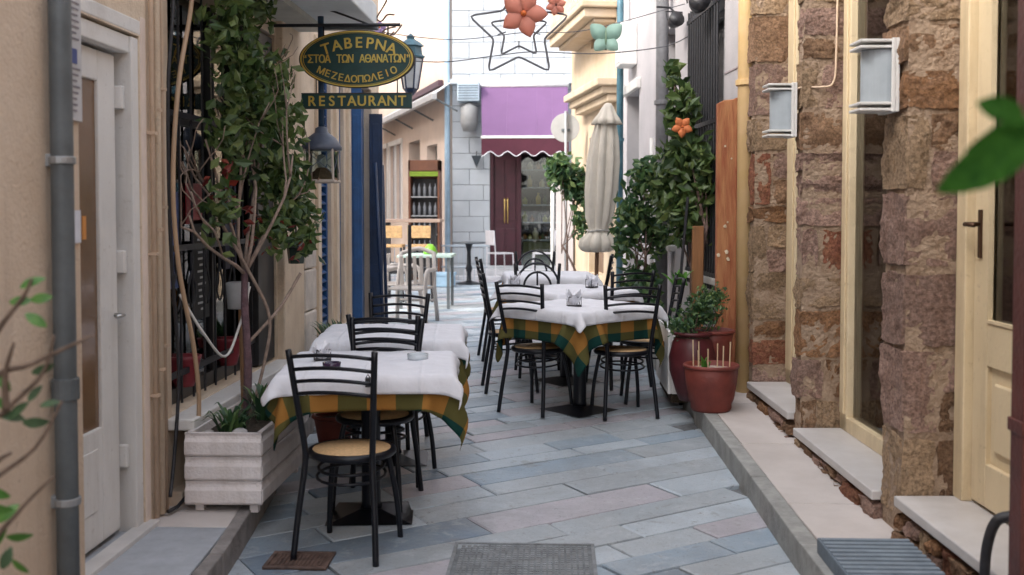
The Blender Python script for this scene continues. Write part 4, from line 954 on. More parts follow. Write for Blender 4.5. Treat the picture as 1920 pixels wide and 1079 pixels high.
leaves(MB(), blob_points(bl_, 50, rg), .06, rg).build('red_leaves', LEAF_RED, tr)
# low plants in the planter
def tuft(name, label, cat, x, y, z, n, h, sp, m, w_=.014, seed=1, droop=.5):
    rg = random.Random(seed); mb = MB(); mb.tint = []
    for i in range(n):
        a = rg.uniform(0, 6.28); L_ = h*rg.uniform(.6, 1.15); s = sp*rg.uniform(.3, 1.1); bx, by = rg.gauss(0, sp*.18), rg.gauss(0, sp*.18); ww = w_*rg.uniform(.7, 1.2)
        side = Vector((-math.sin(a), math.cos(a), 0)); pv = []
        for k in range(5):
            t = k/4; c = Vector((bx+math.cos(a)*s*t, by+math.sin(a)*s*t, L_*(t-droop*.5*t*t*t))); q = ww*(1-t**1.6)*(.6+.8*t)+.0008
            pv += [c-side*q, c+side*q]
        mb.add(pv, [(2*k, 2*k+1, 2*k+3, 2*k+2) for k in range(4)]); mb.tint += [min(1, max(0, rg.gauss(.45, .25)))]*10
    mb.v = [(p[0]+x, p[1]+y, p[2]+z) for p in mb.v]
    o = mb.build(name, m, None, smooth=True)
    return tag(o, label, cat)
tuft('strap_leaf_plant', 'strap-leaved green plant at the near end of the white planter', 'plant', -1.57, 5.08, .46, 46, .26, .16, LEAF_MID, .012, 5, 1.1)
tuft('leafy_plant', 'dark green leafy plant at the foot of the climbing shrub', 'plant', -1.5, 5.45, .46, 60, .24, .15, LEAF_MID, .02, 6, .6)
rocks = MB()
for i, (x, y, r_) in enumerate(((-1.50, 5.0, .04), (-1.66, 5.02, .03))):
    o = MB().lathe([(r_*.6, 0), (r_, r_*.4), (r_*.9, r_*.9), (r_*.4, r_*1.2)], 9, (x, y, .468)).build('garden_stone', mat('pale_stone', (.5, .47, .46), rough=.9, bump=.3), None, smooth=True)
    tag(o, ('rounded pale stone at the right edge of the planter soil', 'small pale stone at the left edge of the planter soil')[i], 'stone')
# pots
def pot(name, label, x, y, z, prof, m, n=28, soil=None, cat='pot', rim=True):
    t = thing(name, label, cat, (x, y, z))
    R_ = prof[-1][0]; H = prof[-1][1]
    MB().lathe(prof+[(R_*.90, H), (R_*.86, H-.03), (0.001, H-.035)], n, (x, y, z)).build('body', m, t, smooth=True)
    MB().lathe([(R_*.9, H-.05), (R_*.88, H-.030), (0.001, H-.022)], n, (x, y, z)).build('soil', soil or M_soil, t)
    if rim: MB().tube([(x+(R_-.004)*math.cos(k*.2244), y+(R_-.004)*math.sin(k*.2244), z+H-.008) for k in range(28)], .013, 8, True).build('rim', m, t, smooth=True)
    return t
zp = .133+G(7.1)
pt = pot('terracotta_pot', 'red brown round terracotta pot with sticks standing on the kerb', 1.055, 7.20, zp, [(.125, 0), (.137, .02), (.137, .05), (.152, .08), (.172, .20), (.182, .31)], M_terra, soil=mat('gravel_soil', (.42, .33, .28), rough=1, var=.3, scale=60, bump=.8))
for i, (a, r_, h) in enumerate(((.2, .13, .17), (1.0, .10, .15), (2.1, .13, .16), (2.8, .12, .18), (3.6, .10, .12), (4.4, .12, .14), (5.2, .13, .16), (5.9, .08, .13))):
    MB().tube([(1.055+r_*math.cos(a), 7.2+r_*math.sin(a), zp+.27), (1.055+r_*math.cos(a)*1.04, 7.2+r_*math.sin(a)*1.04, zp+.29+h)], .0045, 6).build('stick', mat('bamboo', (.60, .44, .28), rough=.6), pt)
tuft('succulent', 'small green sprout growing in the terracotta pot with sticks', 'plant', 1.0, 7.13, zp+.28, 14, .13, .05, LEAF_BRIGHT, .012, 9)
pot('terracotta_jar', 'dark red bulging jar behind the terracotta pot', .97, 7.52, .133+G(7.5), [(.09, 0), (.115, .06), (.16, .21), (.165, .30), (.14, .41), (.115, .45), (.135, .48)], mat('dark_red_glaze', (.075, .011, .014), rough=.45, var=.25, scale=7), soil=M_soil)
rg = random.Random(12); hb1 = thing('bushy_herb', 'grey green bushy herb spilling from the dark red jar', 'plant', (.97, 7.52, (.60+G(7.5)))); leaves(MB(), blob_points([(.97, 7.52, .70+G(7.5), .17, .17, .12), (.90, 7.46, .64+G(7.5), .11, .11, .10), (1.0, 7.5, .80+G(7.5), .12, .12, .10)], 620, rg, .8), .042, rg, .05).build('foliage', LEAF_MID, hb1)
for k in range(6): MB().tube([(.97, 7.52, (.60+G(7.5))-.04), (.97+.09*math.cos(k), 7.52+.09*math.sin(k), (.60+G(7.5))+.14)], .004, 5).build('stem', M_bark, hb1)
hb1 = thing('feathery_herb', 'bright feathery green plant above the terracotta pot', 'plant', (1.11, 7.61, (.63+G(7.6)))); leaves(MB(), blob_points([(1.10, 7.60, .76+G(7.6), .13, .15, .15), (1.15, 7.62, .86+G(7.6), .10, .10, .10), (1.05, 7.58, .84+G(7.6), .09, .1, .1)], 760, rg, .8), .036, rg, .25).build('foliage', LEAF_MID, hb1)
for k in range(6): MB().tube([(1.11, 7.61, (.63+G(7.6))-.04), (1.11+.09*math.cos(k), 7.61+.09*math.sin(k), (.63+G(7.6))+.14)], .004, 5).build('stem', M_bark, hb1)
pot('terracotta_pot', 'brown terracotta pot holding the feathery plant against the orange panel', 1.12, 7.62, .133+G(7.6), [(.10, 0), (.11, .05), (.14, .40), (.155, .48)], M_terra)
pw = thing('planter_trough', 'white square trough beside the chairs by the right kerb', 'planter', (.90, 8.0, .13+G(8)))
for q in ((.82, .845, 7.72, 8.6), (1.0, 1.025, 7.72, 8.6), (.846, .999, 7.72, 7.745), (.846, .999, 8.575, 8.6)): MB().bb(*q, .12+G(8), .58+G(8)).build('side_board', M_wpaint, pw, bevel=.006)
MB().bb(.846, .999, 7.746, 8.574, .15, .50+G(8)).build('soil', M_soil, pw)
tuft('trough_plant', 'low grey green plants filling the white trough', 'plant', .93, 7.95, .5+G(8), 90, .24, .17, LEAF_MID, .016, 15, .8)
# left pots between the second table and the cream pillar
pot('terracotta_pot', 'dark purple red pot on the pavement behind the second left table', -1.55, 7.6, .12+G(7.6), [(.11, 0), (.12, .03), (.15, .30), (.16, .34)], mat('dark_red_glaze', (0, 0, 0)))
tuft('bushy_plant', 'small bushy green plant in the pot behind the second left table', 'plant', -1.55, 7.6, .44+G(7.6), 130, .30, .20, LEAF_MID, .016, 17, .6)
pot('terracotta_pot', 'small red clay pot on the pavement under the first left table', -1.36, 6.5, .0+G(6.5), [(.08, 0), (.09, .03), (.12, .20), (.13, .24)], M_terra)
MB().bb(-1.62, -1.42, 5.95, 6.45, .125+G(6), .165+G(6))
# right shrubs / small trees
def small_tree(label, x, y, z, h, blobs, n, size, m, seed, lean=(0, 0), stems=2, name='citrus_tree', shift=0.):
    rg = random.Random(seed); t = thing(name, label, 'tree', (x, y, z)); top = Vector((x+lean[0], y+lean[1], z+h))
    tm = MB()
    for k in range(stems):
        e = top+Vector((rg.gauss(0, .08), rg.gauss(0, .08), rg.gauss(0, .1)))
        tm.tube(spline([(x+rg.gauss(0, .02), y+rg.gauss(0, .02), z), (x+lean[0]*.4+rg.gauss(0, .03), y+rg.gauss(0, .03), z+h*.5), e], 5), [.024-.0012*i for i in range(11)], 7)
        for b in blobs:
            tm.tube(spline([e-Vector((0, 0, h*.15*rg.random())), (e+Vector(b[:3]))/2+Vector((0, 0, -.05)), b[:3]], 4), .007, 5)
    tm.build('trunk', M_bark, t, smooth=True)
    leaves(MB(), blob_points(blobs, n, rg, .8), size, rg, shift).build('crown', m, t)
    return t
small_tree('tall dark leafy shrub climbing over the barred window', 1.12, 8.75, .13+G(8.7), 1.0, [(1.10, 8.85, 1.50, .26, .30, .30), (1.06, 8.95, 1.95, .25, .32, .30), (1.06, 9.0, 2.35, .15, .24, .30), (1.0, 9.1, 2.68, .08, .14, .16), (1.22, 8.7, 1.85, .10, .18, .34), (.92, 8.95, 1.72, .18, .22, .22)], 1700, .115, LEAF_DARK, 31, lean=(-.03, .1), shift=.16)
small_tree('blue green bushy shrub beside the closed parasol', .88, 10.2, .13+G(10), .8, [(.86, 10.1, 1.85, .22, .22, .26), (.74, 10.1, 1.5, .22, .24, .26), (.66, 10.15, 1.25, .16, .2, .2), (.95, 10.2, 1.35, .2, .2, .3), (.82, 10.15, .85, .22, .22, .28)], 1400, .105, LEAF_MID, 33, shift=.14)
small_tree('small green shrub between the round sign and the closed parasol', .22, 14.3, G(14), .9, [(.10, 14.3, 2.05, .26, .26, .28), (.30, 14.4, 1.85, .28, .26, .32), (.34, 14.3, 1.35, .12, .15, .25)], 1100, .12, LEAF_MID, 35, shift=.12)
small_tree('low dark shrub behind the middle right table', .72, 9.75, .13+G(9.7), .3, [(.70, 9.75, .72, .22, .2, .22), (.86, 9.6, .62, .16, .18, .18)], 500, .08, LEAF_MID, 37, name='low_shrub')
sk = MB().tube([(.93, 8.5, .2), (1.06, 8.56, 1.65)], .012, 7).build('support_stake', M_iron, None); tag(sk, 'thin dark leaning stake beside the right-hand chairs', 'stake')
tuft('yellow_green_sprig', 'yellow green sprig of leaves on the leaning stake', 'plant', .99, 8.53, .95, 16, .16, .12, LEAF_BRIGHT, .03, 41, .6)
# ================================================================== TAVERNA SIGN
M_sgreen = mat('sign_green', (.006, .040, .036), rough=.45, var=.2, scale=12)
M_syel = mat('sign_yellow', (.62, .36, .04), rough=.5, var=.35, scale=14, col2=(.50, .42, .10))
M_sdark = mat('sign_edge', (.03, .025, .02), rough=.6)
SX, SY, SZ, SA, SB = -1.282, 6.9, 2.529, .378, .186
sg = thing('hanging_sign', 'oval dark green taverna sign with yellow Greek lettering on an iron bracket', 'sign', (SX, SY, SZ-SB))
ell = lambda k: [(SX+SA*k*math.cos(a), SZ+SB*(k if k > .97 else k-.02)*math.sin(a)) for a in np.linspace(0, 2*math.pi, 64, endpoint=False)]
MB().prism(ell(1.0), lambda a, b, t: (a, SY+t, b), .03).build('board', M_sdark, sg, bevel=.003)
def ring(k0, k1, y, m, nm):
    o_, i_ = ell(k0), ell(k1); n = len(o_); mb = MB()
    mb.add([(a, y, b) for a, b in o_]+[(a, y, b) for a, b in i_], [(i, (i+1) % n, n+(i+1) % n, n+i) for i in range(n)]); return mb.build(nm, m, sg, thick=.003)
MB().prism(ell(.975), lambda a, b, t: (a, SY-.004+t, b), .004).build('face', M_sgreen, sg)
ring(.975, .945, SY-.0062, M_syel, 'border')
ring(.925, .915, SY-.0062, M_syel, 'border')
def lay(s, size, place, y, m, nm, parent, sx=1.0):
    mb = MB(); n = len(s)
    for i, chh in enumerate(s):
        if chh == ' ': continue
        v, f_ = text_geo(chh, size); X, Z, rot = place(i, n); c, s_ = math.cos(rot), math.sin(rot)
        for q, (ox, oz) in enumerate(((-1, -.6), (1, -.6), (-1, .6), (1, .6))):       # four close passes make a bold stroke
            mb.add([(X+((p[0]*sx+ox*size*.018)*c-(p[1]+oz*size*.018)*s_), y-p[2]-q*.0003, Z+((p[0]*sx+ox*size*.018)*s_+(p[1]+oz*size*.018)*c)) for p in v], f_)
    return mb.build(nm, m, parent)
def arc_top(i, n):
    u = (i-(n-1)/2)/((n-1)/2); x = SX+.015+u*.205; return (x, SZ+.072-.038*u*u, -u*.30)
def arc_bot(i, n):
    u = (i-(n-1)/2)/((n-1)/2); x = SX+.005+u*.245; return (x, SZ-.152+.058*u*u, u*.42)
lay('TABEPNA', .098, arc_top, SY-.008, M_syel, 'lettering', sg)
mid = '“ΣΤΟΑ ΤΩΝ ΑΘΑΝΑΤΩΝ”'
lay(mid, .072, lambda i, n: (SX+(i-(n-1)/2)*.0375, SZ-.024, 0), SY-.008, M_syel, 'lettering', sg, .82)
lay('ΜΕΖΕΔΟΠΩΛΕΙΟ', .062, arc_bot, SY-.008, M_syel, 'lettering', sg)
MB().tube([(-1.86, SY+.015, 2.75), (-1.0, SY+.015, 2.75)], .011, 8).tube([(-1.5, SY+.015, 2.75), (-1.5, SY+.015, 2.68)], .006, 6).tube([(-1.08, SY+.015, 2.75), (-1.08, SY+.015, 2.66)], .006, 6).tube(spline([(-1.86, SY+.015, 2.95), (-1.5, SY+.015, 2.86), (-1.2, SY+.015, 2.752)], 5), .007, 6).build('bracket', M_iron, sg)
rs = thing('restaurant_sign', 'narrow dark green board reading RESTAURANT below the oval sign', 'sign', (SX, SY, 2.208))
MB().bb(-1.645, -.925, SY, SY+.022, 2.208, 2.311).build('board', M_sgreen, rs, bevel=.002)
fb = MB()
for q in ((-1.645, -.925, 2.304, 2.311), (-1.645, -.925, 2.208, 2.215)): fb.bb(q[0], q[1], SY-.003, SY-.0005, q[2], q[3])
fb.build('edge', M_sdark, rs)
lay('RESTAURANT', .092, lambda i, n: (SX-.0+(i-(n-1)/2)*.0655, 2.228, 0), SY-.004, M_syel, 'lettering', rs, .95)
for x in (-1.55, -1.02): MB().tube([(x, SY+.011, 2.31), (x, SY+.011, 2.44)], .004, 6).build('hanger', M_iron, rs)
# lantern
LX, LY = -1.535, 6.99
ln = thing('hanging_lantern', 'blue grey dome-topped glass lantern hanging under the taverna sign', 'lantern', (LX, LY, 1.73))
M_lan = mat('lantern_blue_grey', (.085, .10, .14), rough=.45, var=.2, scale=10)
MB().lathe([(.132, 1.945), (.134, 1.965), (.118, 1.99), (.095, 2.025), (.06, 2.05), (.045, 2.06), (.04, 2.09), (.02, 2.10), (.0, 2.10)], 28, (LX, LY, 0)).build('cap', M_lan, ln, smooth=True)
MB().tube([(LX, LY, 2.09), (LX, LY, 2.82)], .020, 8).build('stem', mat('lantern_stem', (.03, .07, .13), rough=.5), ln, smooth=True)
fr = MB()
for k in range(4):
    a = R(45+90*k); fr.tube([(LX+.135*math.cos(a), LY+.135*math.sin(a), 1.745), (LX+.125*math.cos(a), LY+.125*math.sin(a), 1.95)], .009, 6)
fr.tube([(LX+.14*math.cos(R(45+90*k)), LY+.14*math.sin(R(45+90*k)), 1.74) for k in range(4)], .011, 6, True)
fr.build('frame', mat('lantern_frame', (.50, .42, .36), rough=.5), ln)
for k in range(4):
    a = R(90*k); M4 = Matrix.Translation((LX, LY, 0)) @ Matrix.Rotation(a, 4, 'Z')
    MB().bb(-.088, .088, -.094, -.091, 1.75, 1.945).xf(M4).build('pane', M_glass, ln)
    MB().tube([M4 @ Vector(p) for p in ((-.085, -.097, 1.94), (.085, -.097, 1.80))], .0025, 5).tube([M4 @ Vector(p) for p in ((.085, -.098, 1.94), (-.085, -.098, 1.80))], .0025, 5).build('wire', M_lan, ln)
MB().lathe([(.11, 1.745), (.10, 1.76), (.03, 1.83), (.0, 1.835)], 4, (LX, LY, 0)).build('base', mat('lantern_wood', (.26, .15, .09), rough=.6, var=.3, scale=20), ln)
MB().lathe([(.02, 1.83), (.035, 1.86), (.028, 1.91), (.0, 1.92)], 12, (LX, LY, 0)).build('bulb', mat('bulb_glass', (.6, .6, .55), rough=.1), ln, smooth=True)
# small wall lantern on the cream pilaster
wl = thing('wall_lantern', 'small dark green lantern on the cream pilaster', 'lantern', (-1.70, 6.95, 1.18))
MB().lathe([(.05, 1.20), (.062, 1.30), (.06, 1.305)], 6, (-1.70, 6.95, 0)).build('glass_body', mat('green_glass', (.04, .06, .05), rough=.2), wl)
MB().lathe([(.075, 1.305), (.03, 1.36), (.0, 1.38)], 6, (-1.70, 6.95, 0)).build('cap', M_iron, wl)
MB().tube([(-1.70, 6.95, 1.37), (-1.70, 6.95, 1.45), (-1.86, 6.95, 1.45)], .009, 6).build('bracket', M_iron, wl)

# ================================================================== pipes, cables, hose on the left wall
def cable(name, label, pts, r, m, cat='cable', n=6):
    return tag(MB().tube(spline(pts, n), r, 8).build(name, m, None, smooth=True), label, cat)
for y, r_, z0, lab in ((4.80, .012, .14, 'thin beige conduit next to the white door jamb'), (4.865, .017, .14, 'thicker beige conduit between door jamb and barred window'), (4.925, .010, .14, 'slim beige conduit beside the hanging hose')):
    t = thing('conduit', lab, 'pipe', (-1.83, y, z0))
    MB().tube([(-1.83, y, z0), (-1.83, y, 6)], r_, 8).build('tube', M_beigecable if r_ < .015 else M_cream2, t, smooth=True)
    for z in (.7, 1.35, 1.9): MB().bb(-1.85, -1.812, y-.016, y+.016, z+(y-4.8)*1.7, z+.014+(y-4.8)*1.7).build('clip', M_beigecable, t)
cable('hose', 'beige garden hose hanging in a long curve beside the barred window', [(-1.76, 5.2, 2.9), (-1.76, 5.14, 2.55), (-1.77, 4.98, 2.15), (-1.78, 4.92, 1.7), (-1.77, 4.95, 1.3), (-1.74, 5.06, .9), (-1.73, 5.10, .62), (-1.74, 5.08, .42)], .0115, mat('hose', (.40, .27, .17), rough=.5), 'hose')
cable('black_cable', 'black cable sagging down the wall beside the beige hose', [(-1.80, 5.05, 2.9), (-1.80, 5.0, 2.5), (-1.81, 4.95, 2.1), (-1.81, 4.96, 1.4), (-1.80, 5.02, .8), (-1.80, 4.95, .4), (-1.79, 4.86, .22)], .009, M_iron)
cable('white_cable', 'white cable sagging in a loop across the barred window', [(-1.80, 5.05, 1.15), (-1.74, 5.2, .95), (-1.70, 5.42, .80), (-1.66, 5.55, .95), (-1.62, 5.60, 1.15)], .007, M_wpaint)
vp = thing('hose_valve', 'red handled valve and fittings at the foot of the beige hose', 'valve', (-1.76, 5.08, .28))
MB().lathe([(.02, .26), (.026, .30), (.026, .36), (.016, .40), (.016, .43)], 12, (-1.74, 5.08, 0)).build('body', mat('fitting', (.30, .26, .20), rough=.5), vp, smooth=True)
MB().bb(-1.765, -1.715, 5.05, 5.11, .385, .40).build('handle', mat('red_plastic', (.35, .03, .03), rough=.4), vp, bevel=.004)
MB().tube([(-1.74, 5.08, .27), (-1.76, 5.02, .19), (-1.78, 4.93, .155), (-1.80, 4.86, .15)], .009, 8).build('pipe', M_iron, vp, smooth=True)
mbx = thing('cable_box', 'white plastic box on a brown stake by the climbing shrub', 'box', (-1.74, 5.75, 1.02))
MB().lathe([(.055, 1.02), (.062, 1.12), (.064, 1.16), (.05, 1.165)], 14, (-1.72, 5.72, 0)).build('body', mat('box_grey', (.42, .42, .43), rough=.5), mbx, smooth=True)
MB().tube([(-1.70, 5.73, .47), (-1.71, 5.725, 1.1)], .012, 6).build('stake', mat('rust_stake', (.22, .12, .06), rough=.8), mbx)

# ================================================================== RIGHT WALL LAMPS
def wall_lamp(x, y, z, rz, label):
    t = thing('wall_lamp', label, 'lamp', (x, y, z), rz, 'white box wall lamps')
    MB().bb(-.012, .004, -.09, .09, 0, .32).build('back_plate', M_wpaint, t, local=True, bevel=.003)
    for z0 in (.005, .032, .277, .304):
        MB().bb(-.165, -.012, -.078, .078, z0, z0+.012).build('louvre_plate', M_wpaint, t, local=True, bevel=.003)
    for s in (-1, 1): MB().bb(-.03, -.013, s*.084-.006, s*.084+.006, .0, .32).build('upright', M_wpaint, t, local=True, bevel=.003)
    prof = [(-.012-.125*math.cos(a), .066*math.sin(a)) for a in np.linspace(-math.pi/2, math.pi/2, 14)]
    m = mat('frosted_glass', (.36, .40, .43), rough=.35, var=.08, scale=8)
    MB().prism(prof, lambda a, b, t: (a, b, .046+t), .229).build('diffuser', m, t, local=True, bevel=.004)
wall_lamp(1.487, 4.80, 1.985, R(2), 'larger white box lamp with frosted glass on the pillar by the cream door')
wall_lamp(1.420, 6.46, 1.985, R(2), 'smaller white box lamp on the stone pillar beyond the big window')
cable('lamp_cable', 'beige cable running from the far wall lamp up the stone', [(1.43, 6.38, 2.27), (1.47, 6.34, 2.275), (1.55, 6.31, 2.27), (1.62, 6.31, 2.30), (1.635, 6.31, 2.5), (1.64, 6.31, 3.2)], .006, M_beigecable)
cable('lamp_cable', 'beige cable crossing the stone pillar from the near wall lamp', [(1.49, 4.88, 2.15), (1.50, 4.93, 2.14), (1.60, 4.96, 2.15), (1.7, 4.98, 2.16)], .005, M_beigecable)
# ribbed doorstep block, hose and post by the near door
rb = thing('step_block', 'blue grey ribbed step block below the cream door', 'step', (1.3, 4.1, .133))
MB().bb(1.09, 1.46, 3.2, 4.43, .134, .20).build('block', mat('blue_grey_step', (.13, .165, .20), rough=.6, var=.15, scale=8, bump=.2), rb, bevel=.006)
for i in range(24):
    MB().bb(1.095, 1.455, 3.25+i*.049, 3.275+i*.049, .2, .207).build('rib', mat('blue_grey_rib', (.19, .23, .27), rough=.6, var=.15, scale=12), rb)
cable('black_hose', 'thick black hose standing beside the cream door step', [(1.455, 3.62, .13), (1.445, 3.60, .35), (1.45, 3.585, .46), (1.475, 3.575, .53), (1.53, 3.56, .55)], .018, M_iron, 'hose')
rp = thing('red_post', 'dark red brown painted post at the right edge of the view', 'post', (1.38, 3.20, .133))
MB().bb(1.372, 1.457, 3.16, 3.25, .13, 4.5).build('shaft', mat('red_brown_paint', (.09, .022, .016), rough=.5, var=.3, scale=4, bump=.2), rp, bevel=.006)
for z in (.9, 1.8): MB().bb(1.366, 1.463, 3.153, 3.257, z, z+.04).build('band', mat('red_brown_paint', (0, 0, 0)), rp, bevel=.003)

# ================================================================== PARASOL
PX, PY = .43, 11.3
pz = G(PY)
pa = thing('closed_parasol', 'closed cream parasol tied near the bottom beside the shrubs', 'parasol', (PX, PY, pz))
MB().tube([(PX, PY, pz), (PX+.02, PY, 1.2), (PX+.13, PY, 2.62)], .022, 10).build('pole', M_wood, pa, smooth=True)
MB().lathe([(.26, 0), (.26, .06), (.06, .09), (.04, .25)], 20, (PX, PY, pz)).build('base', M_grey, pa, bevel=.006)
M_canv = mat('cream_canvas', (.62, .57, .49), rough=.9, var=.07, scale=6, bump=.15, bscale=30)
def folded(prof, nf, amp, seed, cxf):
    rg = np.random.RandomState(seed); n = nf*10; ph = rg.uniform(0, 6, nf); mb = MB(); vs_ = []
    for (r_, z, am) in prof:
        for k in range(n):
            a = 2*math.pi*k/n; q = r_*(1+1.25*am*(2*abs(math.sin(nf*a/2+.3*math.sin(z*3)+.4*math.sin(2*a)))-1.2)+.25*am*math.cos((nf-3)*a+1))
            vs_.append((cxf(z)+q*math.cos(a), PY+q*math.sin(a), z))
    m = len(prof)
    return mb.add(vs_, [(i*n+k, i*n+(k+1) % n, (i+1)*n+(k+1) % n, (i+1)*n+k) for i in range(m-1) for k in range(n)])
cx = lambda z: PX+.02+(z-1.2)*.075
folded([(.12, 1.10, .2), (.165, 1.12, .16), (.195, 1.16, .14), (.19, 1.22, .13), (.14, 1.28, .10), (.105, 1.325, .05), (.112, 1.36, .08), (.14, 1.46, .16), (.160, 1.75, .20), (.158, 2.05, .21), (.135, 2.3, .19), (.105, 2.45, .14), (.085, 2.52, .08)], 9, .1, 2, cx).xf(Matrix.Translation((PX+.06, PY, 0)) @ Matrix.Diagonal((.9, .9, 1, 1)) @ Matrix.Translation((-PX-.06, -PY, 0))).build('canopy', M_canv, pa, smooth=True, thick=.004)
folded([(.145, 2.44, .18), (.12, 2.50, .12), (.085, 2.56, .06), (.06, 2.62, .03), (.03, 2.66, 0), (.002, 2.665, 0)], 8, .1, 4, cx).build('top_cap', M_canv, pa, smooth=True, thick=.004)
MB().tube([(cx(1.32)+.118*math.cos(k*.35), PY+.118*math.sin(k*.35), 1.325+.006*math.sin(k)) for k in range(18)], .010, 6, True).build('tie_band', mat('tie', (.42, .40, .37), rough=.9), pa)

# ================================================================== ROUND SIGN BACK
rd = thing('round_sign', 'grey back of a round traffic sign on a thin pole', 'sign', (.16, 16, .18))
MB().prism([(.157+.216*math.cos(a), 2.756+.216*math.sin(a)) for a in np.linspace(0, 2*math.pi, 40, endpoint=False)], lambda a, b, t: (a, 16+t, b), .012).build('disc', mat('sign_back', (.36, .355, .345), rough=.6, var=.08, scale=8), rd, bevel=.003)
MB().tube([(.165, 15.96, .18), (.165, 15.96, 3.0)], .022, 10).build('pole', mat('galvanised', (.30, .31, .32), rough=.5, metal=.3), rd, smooth=True)
MB().bb(.10, .23, 15.975, 16.0, 2.70, 2.74).build('clamp', M_grey, rd)

# ================================================================== STREET LAMP (teal lantern)
stl = thing('street_lantern', 'teal hexagonal street lantern behind the taverna sign', 'street lamp', (-1.62, 12, 2.9))
bx_, by_ = -1.62, 12.0
MB().lathe([(.19, 3.32), (.20, 3.34), (.16, 3.37), (.15, 3.47), (.19, 3.48), (.12, 3.54), (.05, 3.58), (.06, 3.61), (.0, 3.66)], 6, (bx_, by_, 0)).build('cap', M_teal, stl)
gl = MB()
for k in range(6):
    a = k*math.pi/3; gl.tube([(bx_+.17*math.cos(a), by_+.17*math.sin(a), 3.32), (bx_+.10*math.cos(a), by_+.10*math.sin(a), 2.9)], .012, 6)
gl.build('frame', M_navy, stl)
MB().lathe([(.09, 2.91), (.155, 3.31)], 6, (bx_, by_, 0)).build('glass', mat('milky_glass', (.55, .58, .60), rough=.3), stl)
MB().lathe([(.02, 2.80), (.06, 2.84), (.11, 2.90)], 6, (bx_, by_, 0)).build('base', M_navy, stl)
MB().tube(spline([(bx_, by_, 2.82), (bx_-.2, by_-.3, 2.75), (-2.0, 11.15, 2.7)], 6), .02, 8).build('bracket', M_navy, stl, smooth=True)

stl.scale = (.82, .82, .82)
# ================================================================== HANGING DECORATIONS
def wire(label, pts, r=.005):
    return cable('wire', label, pts, r, mat('wire_grey', (.10, .10, .11), rough=.6), 'wire')
wire('thin wire across the lane carrying the star and the butterfly', [(-1.85, 10.0, 2.98), (-1.1, 10.02, 2.93), (-.6, 10.02, 2.98), (-.2, 10.02, 3.02), (.4, 10.02, 3.0), (1.0, 10.02, 3.06), (1.25, 9.9, 3.15)])
wire('upper wire across the lane above the star', [(-1.85, 10.05, 3.25), (-1.0, 10.03, 3.14), (-.3, 10.03, 3.2), (.3, 10.03, 3.22), (1.2, 10.0, 3.45)], .004)
stt = thing('star_decoration', 'grey wire star with a double outline hanging over the lane', 'decoration', (-.335, 10, 2.8))
M_rope = mat('rope_light', (.13, .13, .14), rough=.5)
def star_pts(R0, R1, cz, rnds=3):
    raw = []
    for k in range(10):
        a = math.pi/2+k*math.pi/5; r_ = R0 if k % 2 == 0 else R1; raw.append(Vector((-.335+r_*math.cos(a)*1.05, 10, cz+r_*math.sin(a))))
    out = []
    for k in range(10):
        p, q, s = raw[k-1], raw[k], raw[(k+1) % 10]; d = .18 if k % 2 == 0 else .1
        for t in (0, .5, 1): out.append((q+(p-q)*d)*(1-t)**2+2*q*t*(1-t)+(q+(s-q)*d)*t*t)
    return out
MB().tube(star_pts(.47, .235, 3.21), .0105, 7, True).build('outline', M_rope, stt, smooth=True)
MB().tube(star_pts(.27, .135, 3.21), .0095, 7, True).build('inner_outline', M_rope, stt, smooth=True)
for k in range(5):
    a = math.pi/2+k*2*math.pi/5+math.pi/5; MB().tube([(-.335+.12*math.cos(a)*1.05, 10, 3.24+.12*math.sin(a)), (-.335+.2*math.cos(a)*1.05, 10, 3.24+.2*math.sin(a))], .006, 6).build('strut', M_rope, stt)
def flower(name, label, cat, x, y, z, R_, n, m, mc, rot=0, tilt=0):
    t = thing(name, label, cat, (x, y, z))
    for k in range(n):
        a = rot+2*math.pi*k/n; nn = 8; vs_ = []
        for i in range(nn+1):
            u = i/nn; wd = R_*.36*math.sin(math.pi*min(1, u*.9+.12))**.8*(1 if u < .97 else .6)
            c = Vector((math.cos(a)*R_*(.08+.92*u), 0, math.sin(a)*R_*(.08+.92*u))); s_ = Vector((-math.sin(a), 0, math.cos(a)))
            bow = -.12*R_*math.sin(u*2.6)
            for q in (-1, 0, 1): vs_.append(Vector((x, y+bow-(.04*R_ if q == 0 else 0), z))+c+s_*wd*q)
        MB().add(vs_, [(3*i+q, 3*i+q+1, 3*i+q+4, 3*i+q+3) for i in range(nn) for q in (0, 1)]).build('petal', m, t, smooth=True, thick=.0015)
    MB().lathe([(R_*.05, 0), (R_*.13, .01), (R_*.10, .03), (.001, .04)], 10).xf(Matrix.Translation((x, y-.02, z)) @ Matrix.Rotation(R(90), 4, 'X')).build('centre', mc, t, smooth=True)
    return t
def petal_mat(name, c):
    m = leaf_mat(name, [c, c], trans=.5, rough=.6); return m
M_pet = petal_mat('coral_petal', (.74, .34, .25))
flower('flower_decoration', 'large coral orange cloth flower hanging on the star', 'decoration', -.29, 9.95, 3.36, .23, 5, M_pet, mat('flower_centre', (.55, .12, .02), rough=.6), rot=R(70))
flower('flower_decoration', 'small coral cloth flower above the star', 'decoration', .01, 9.97, 3.44, .10, 6, M_pet, mat('flower_centre2', (.12, .03, .02), rough=.6), rot=.3)
flower('flower_decoration', 'small lilac cloth flower on the wire near the street lantern', 'decoration', -1.62, 9.9, 3.23, .07, 5, mat('lilac_petal', (.45, .32, .58), rough=.6), mat('flower_centre', (0, 0, 0)), rot=.3)
flower('flower_decoration', 'orange cloth flower caught in the tall dark shrub', 'decoration', 1.03, 8.72, 2.22, .09, 5, mat('orange_petal', (.55, .16, .05), rough=.7, var=.2), mat('flower_centre', (0, 0, 0)), rot=.9)
bf = thing('butterfly_decoration', 'pale green cloth butterfly hanging over the lane', 'decoration', (.47, 9.95, 3.12))
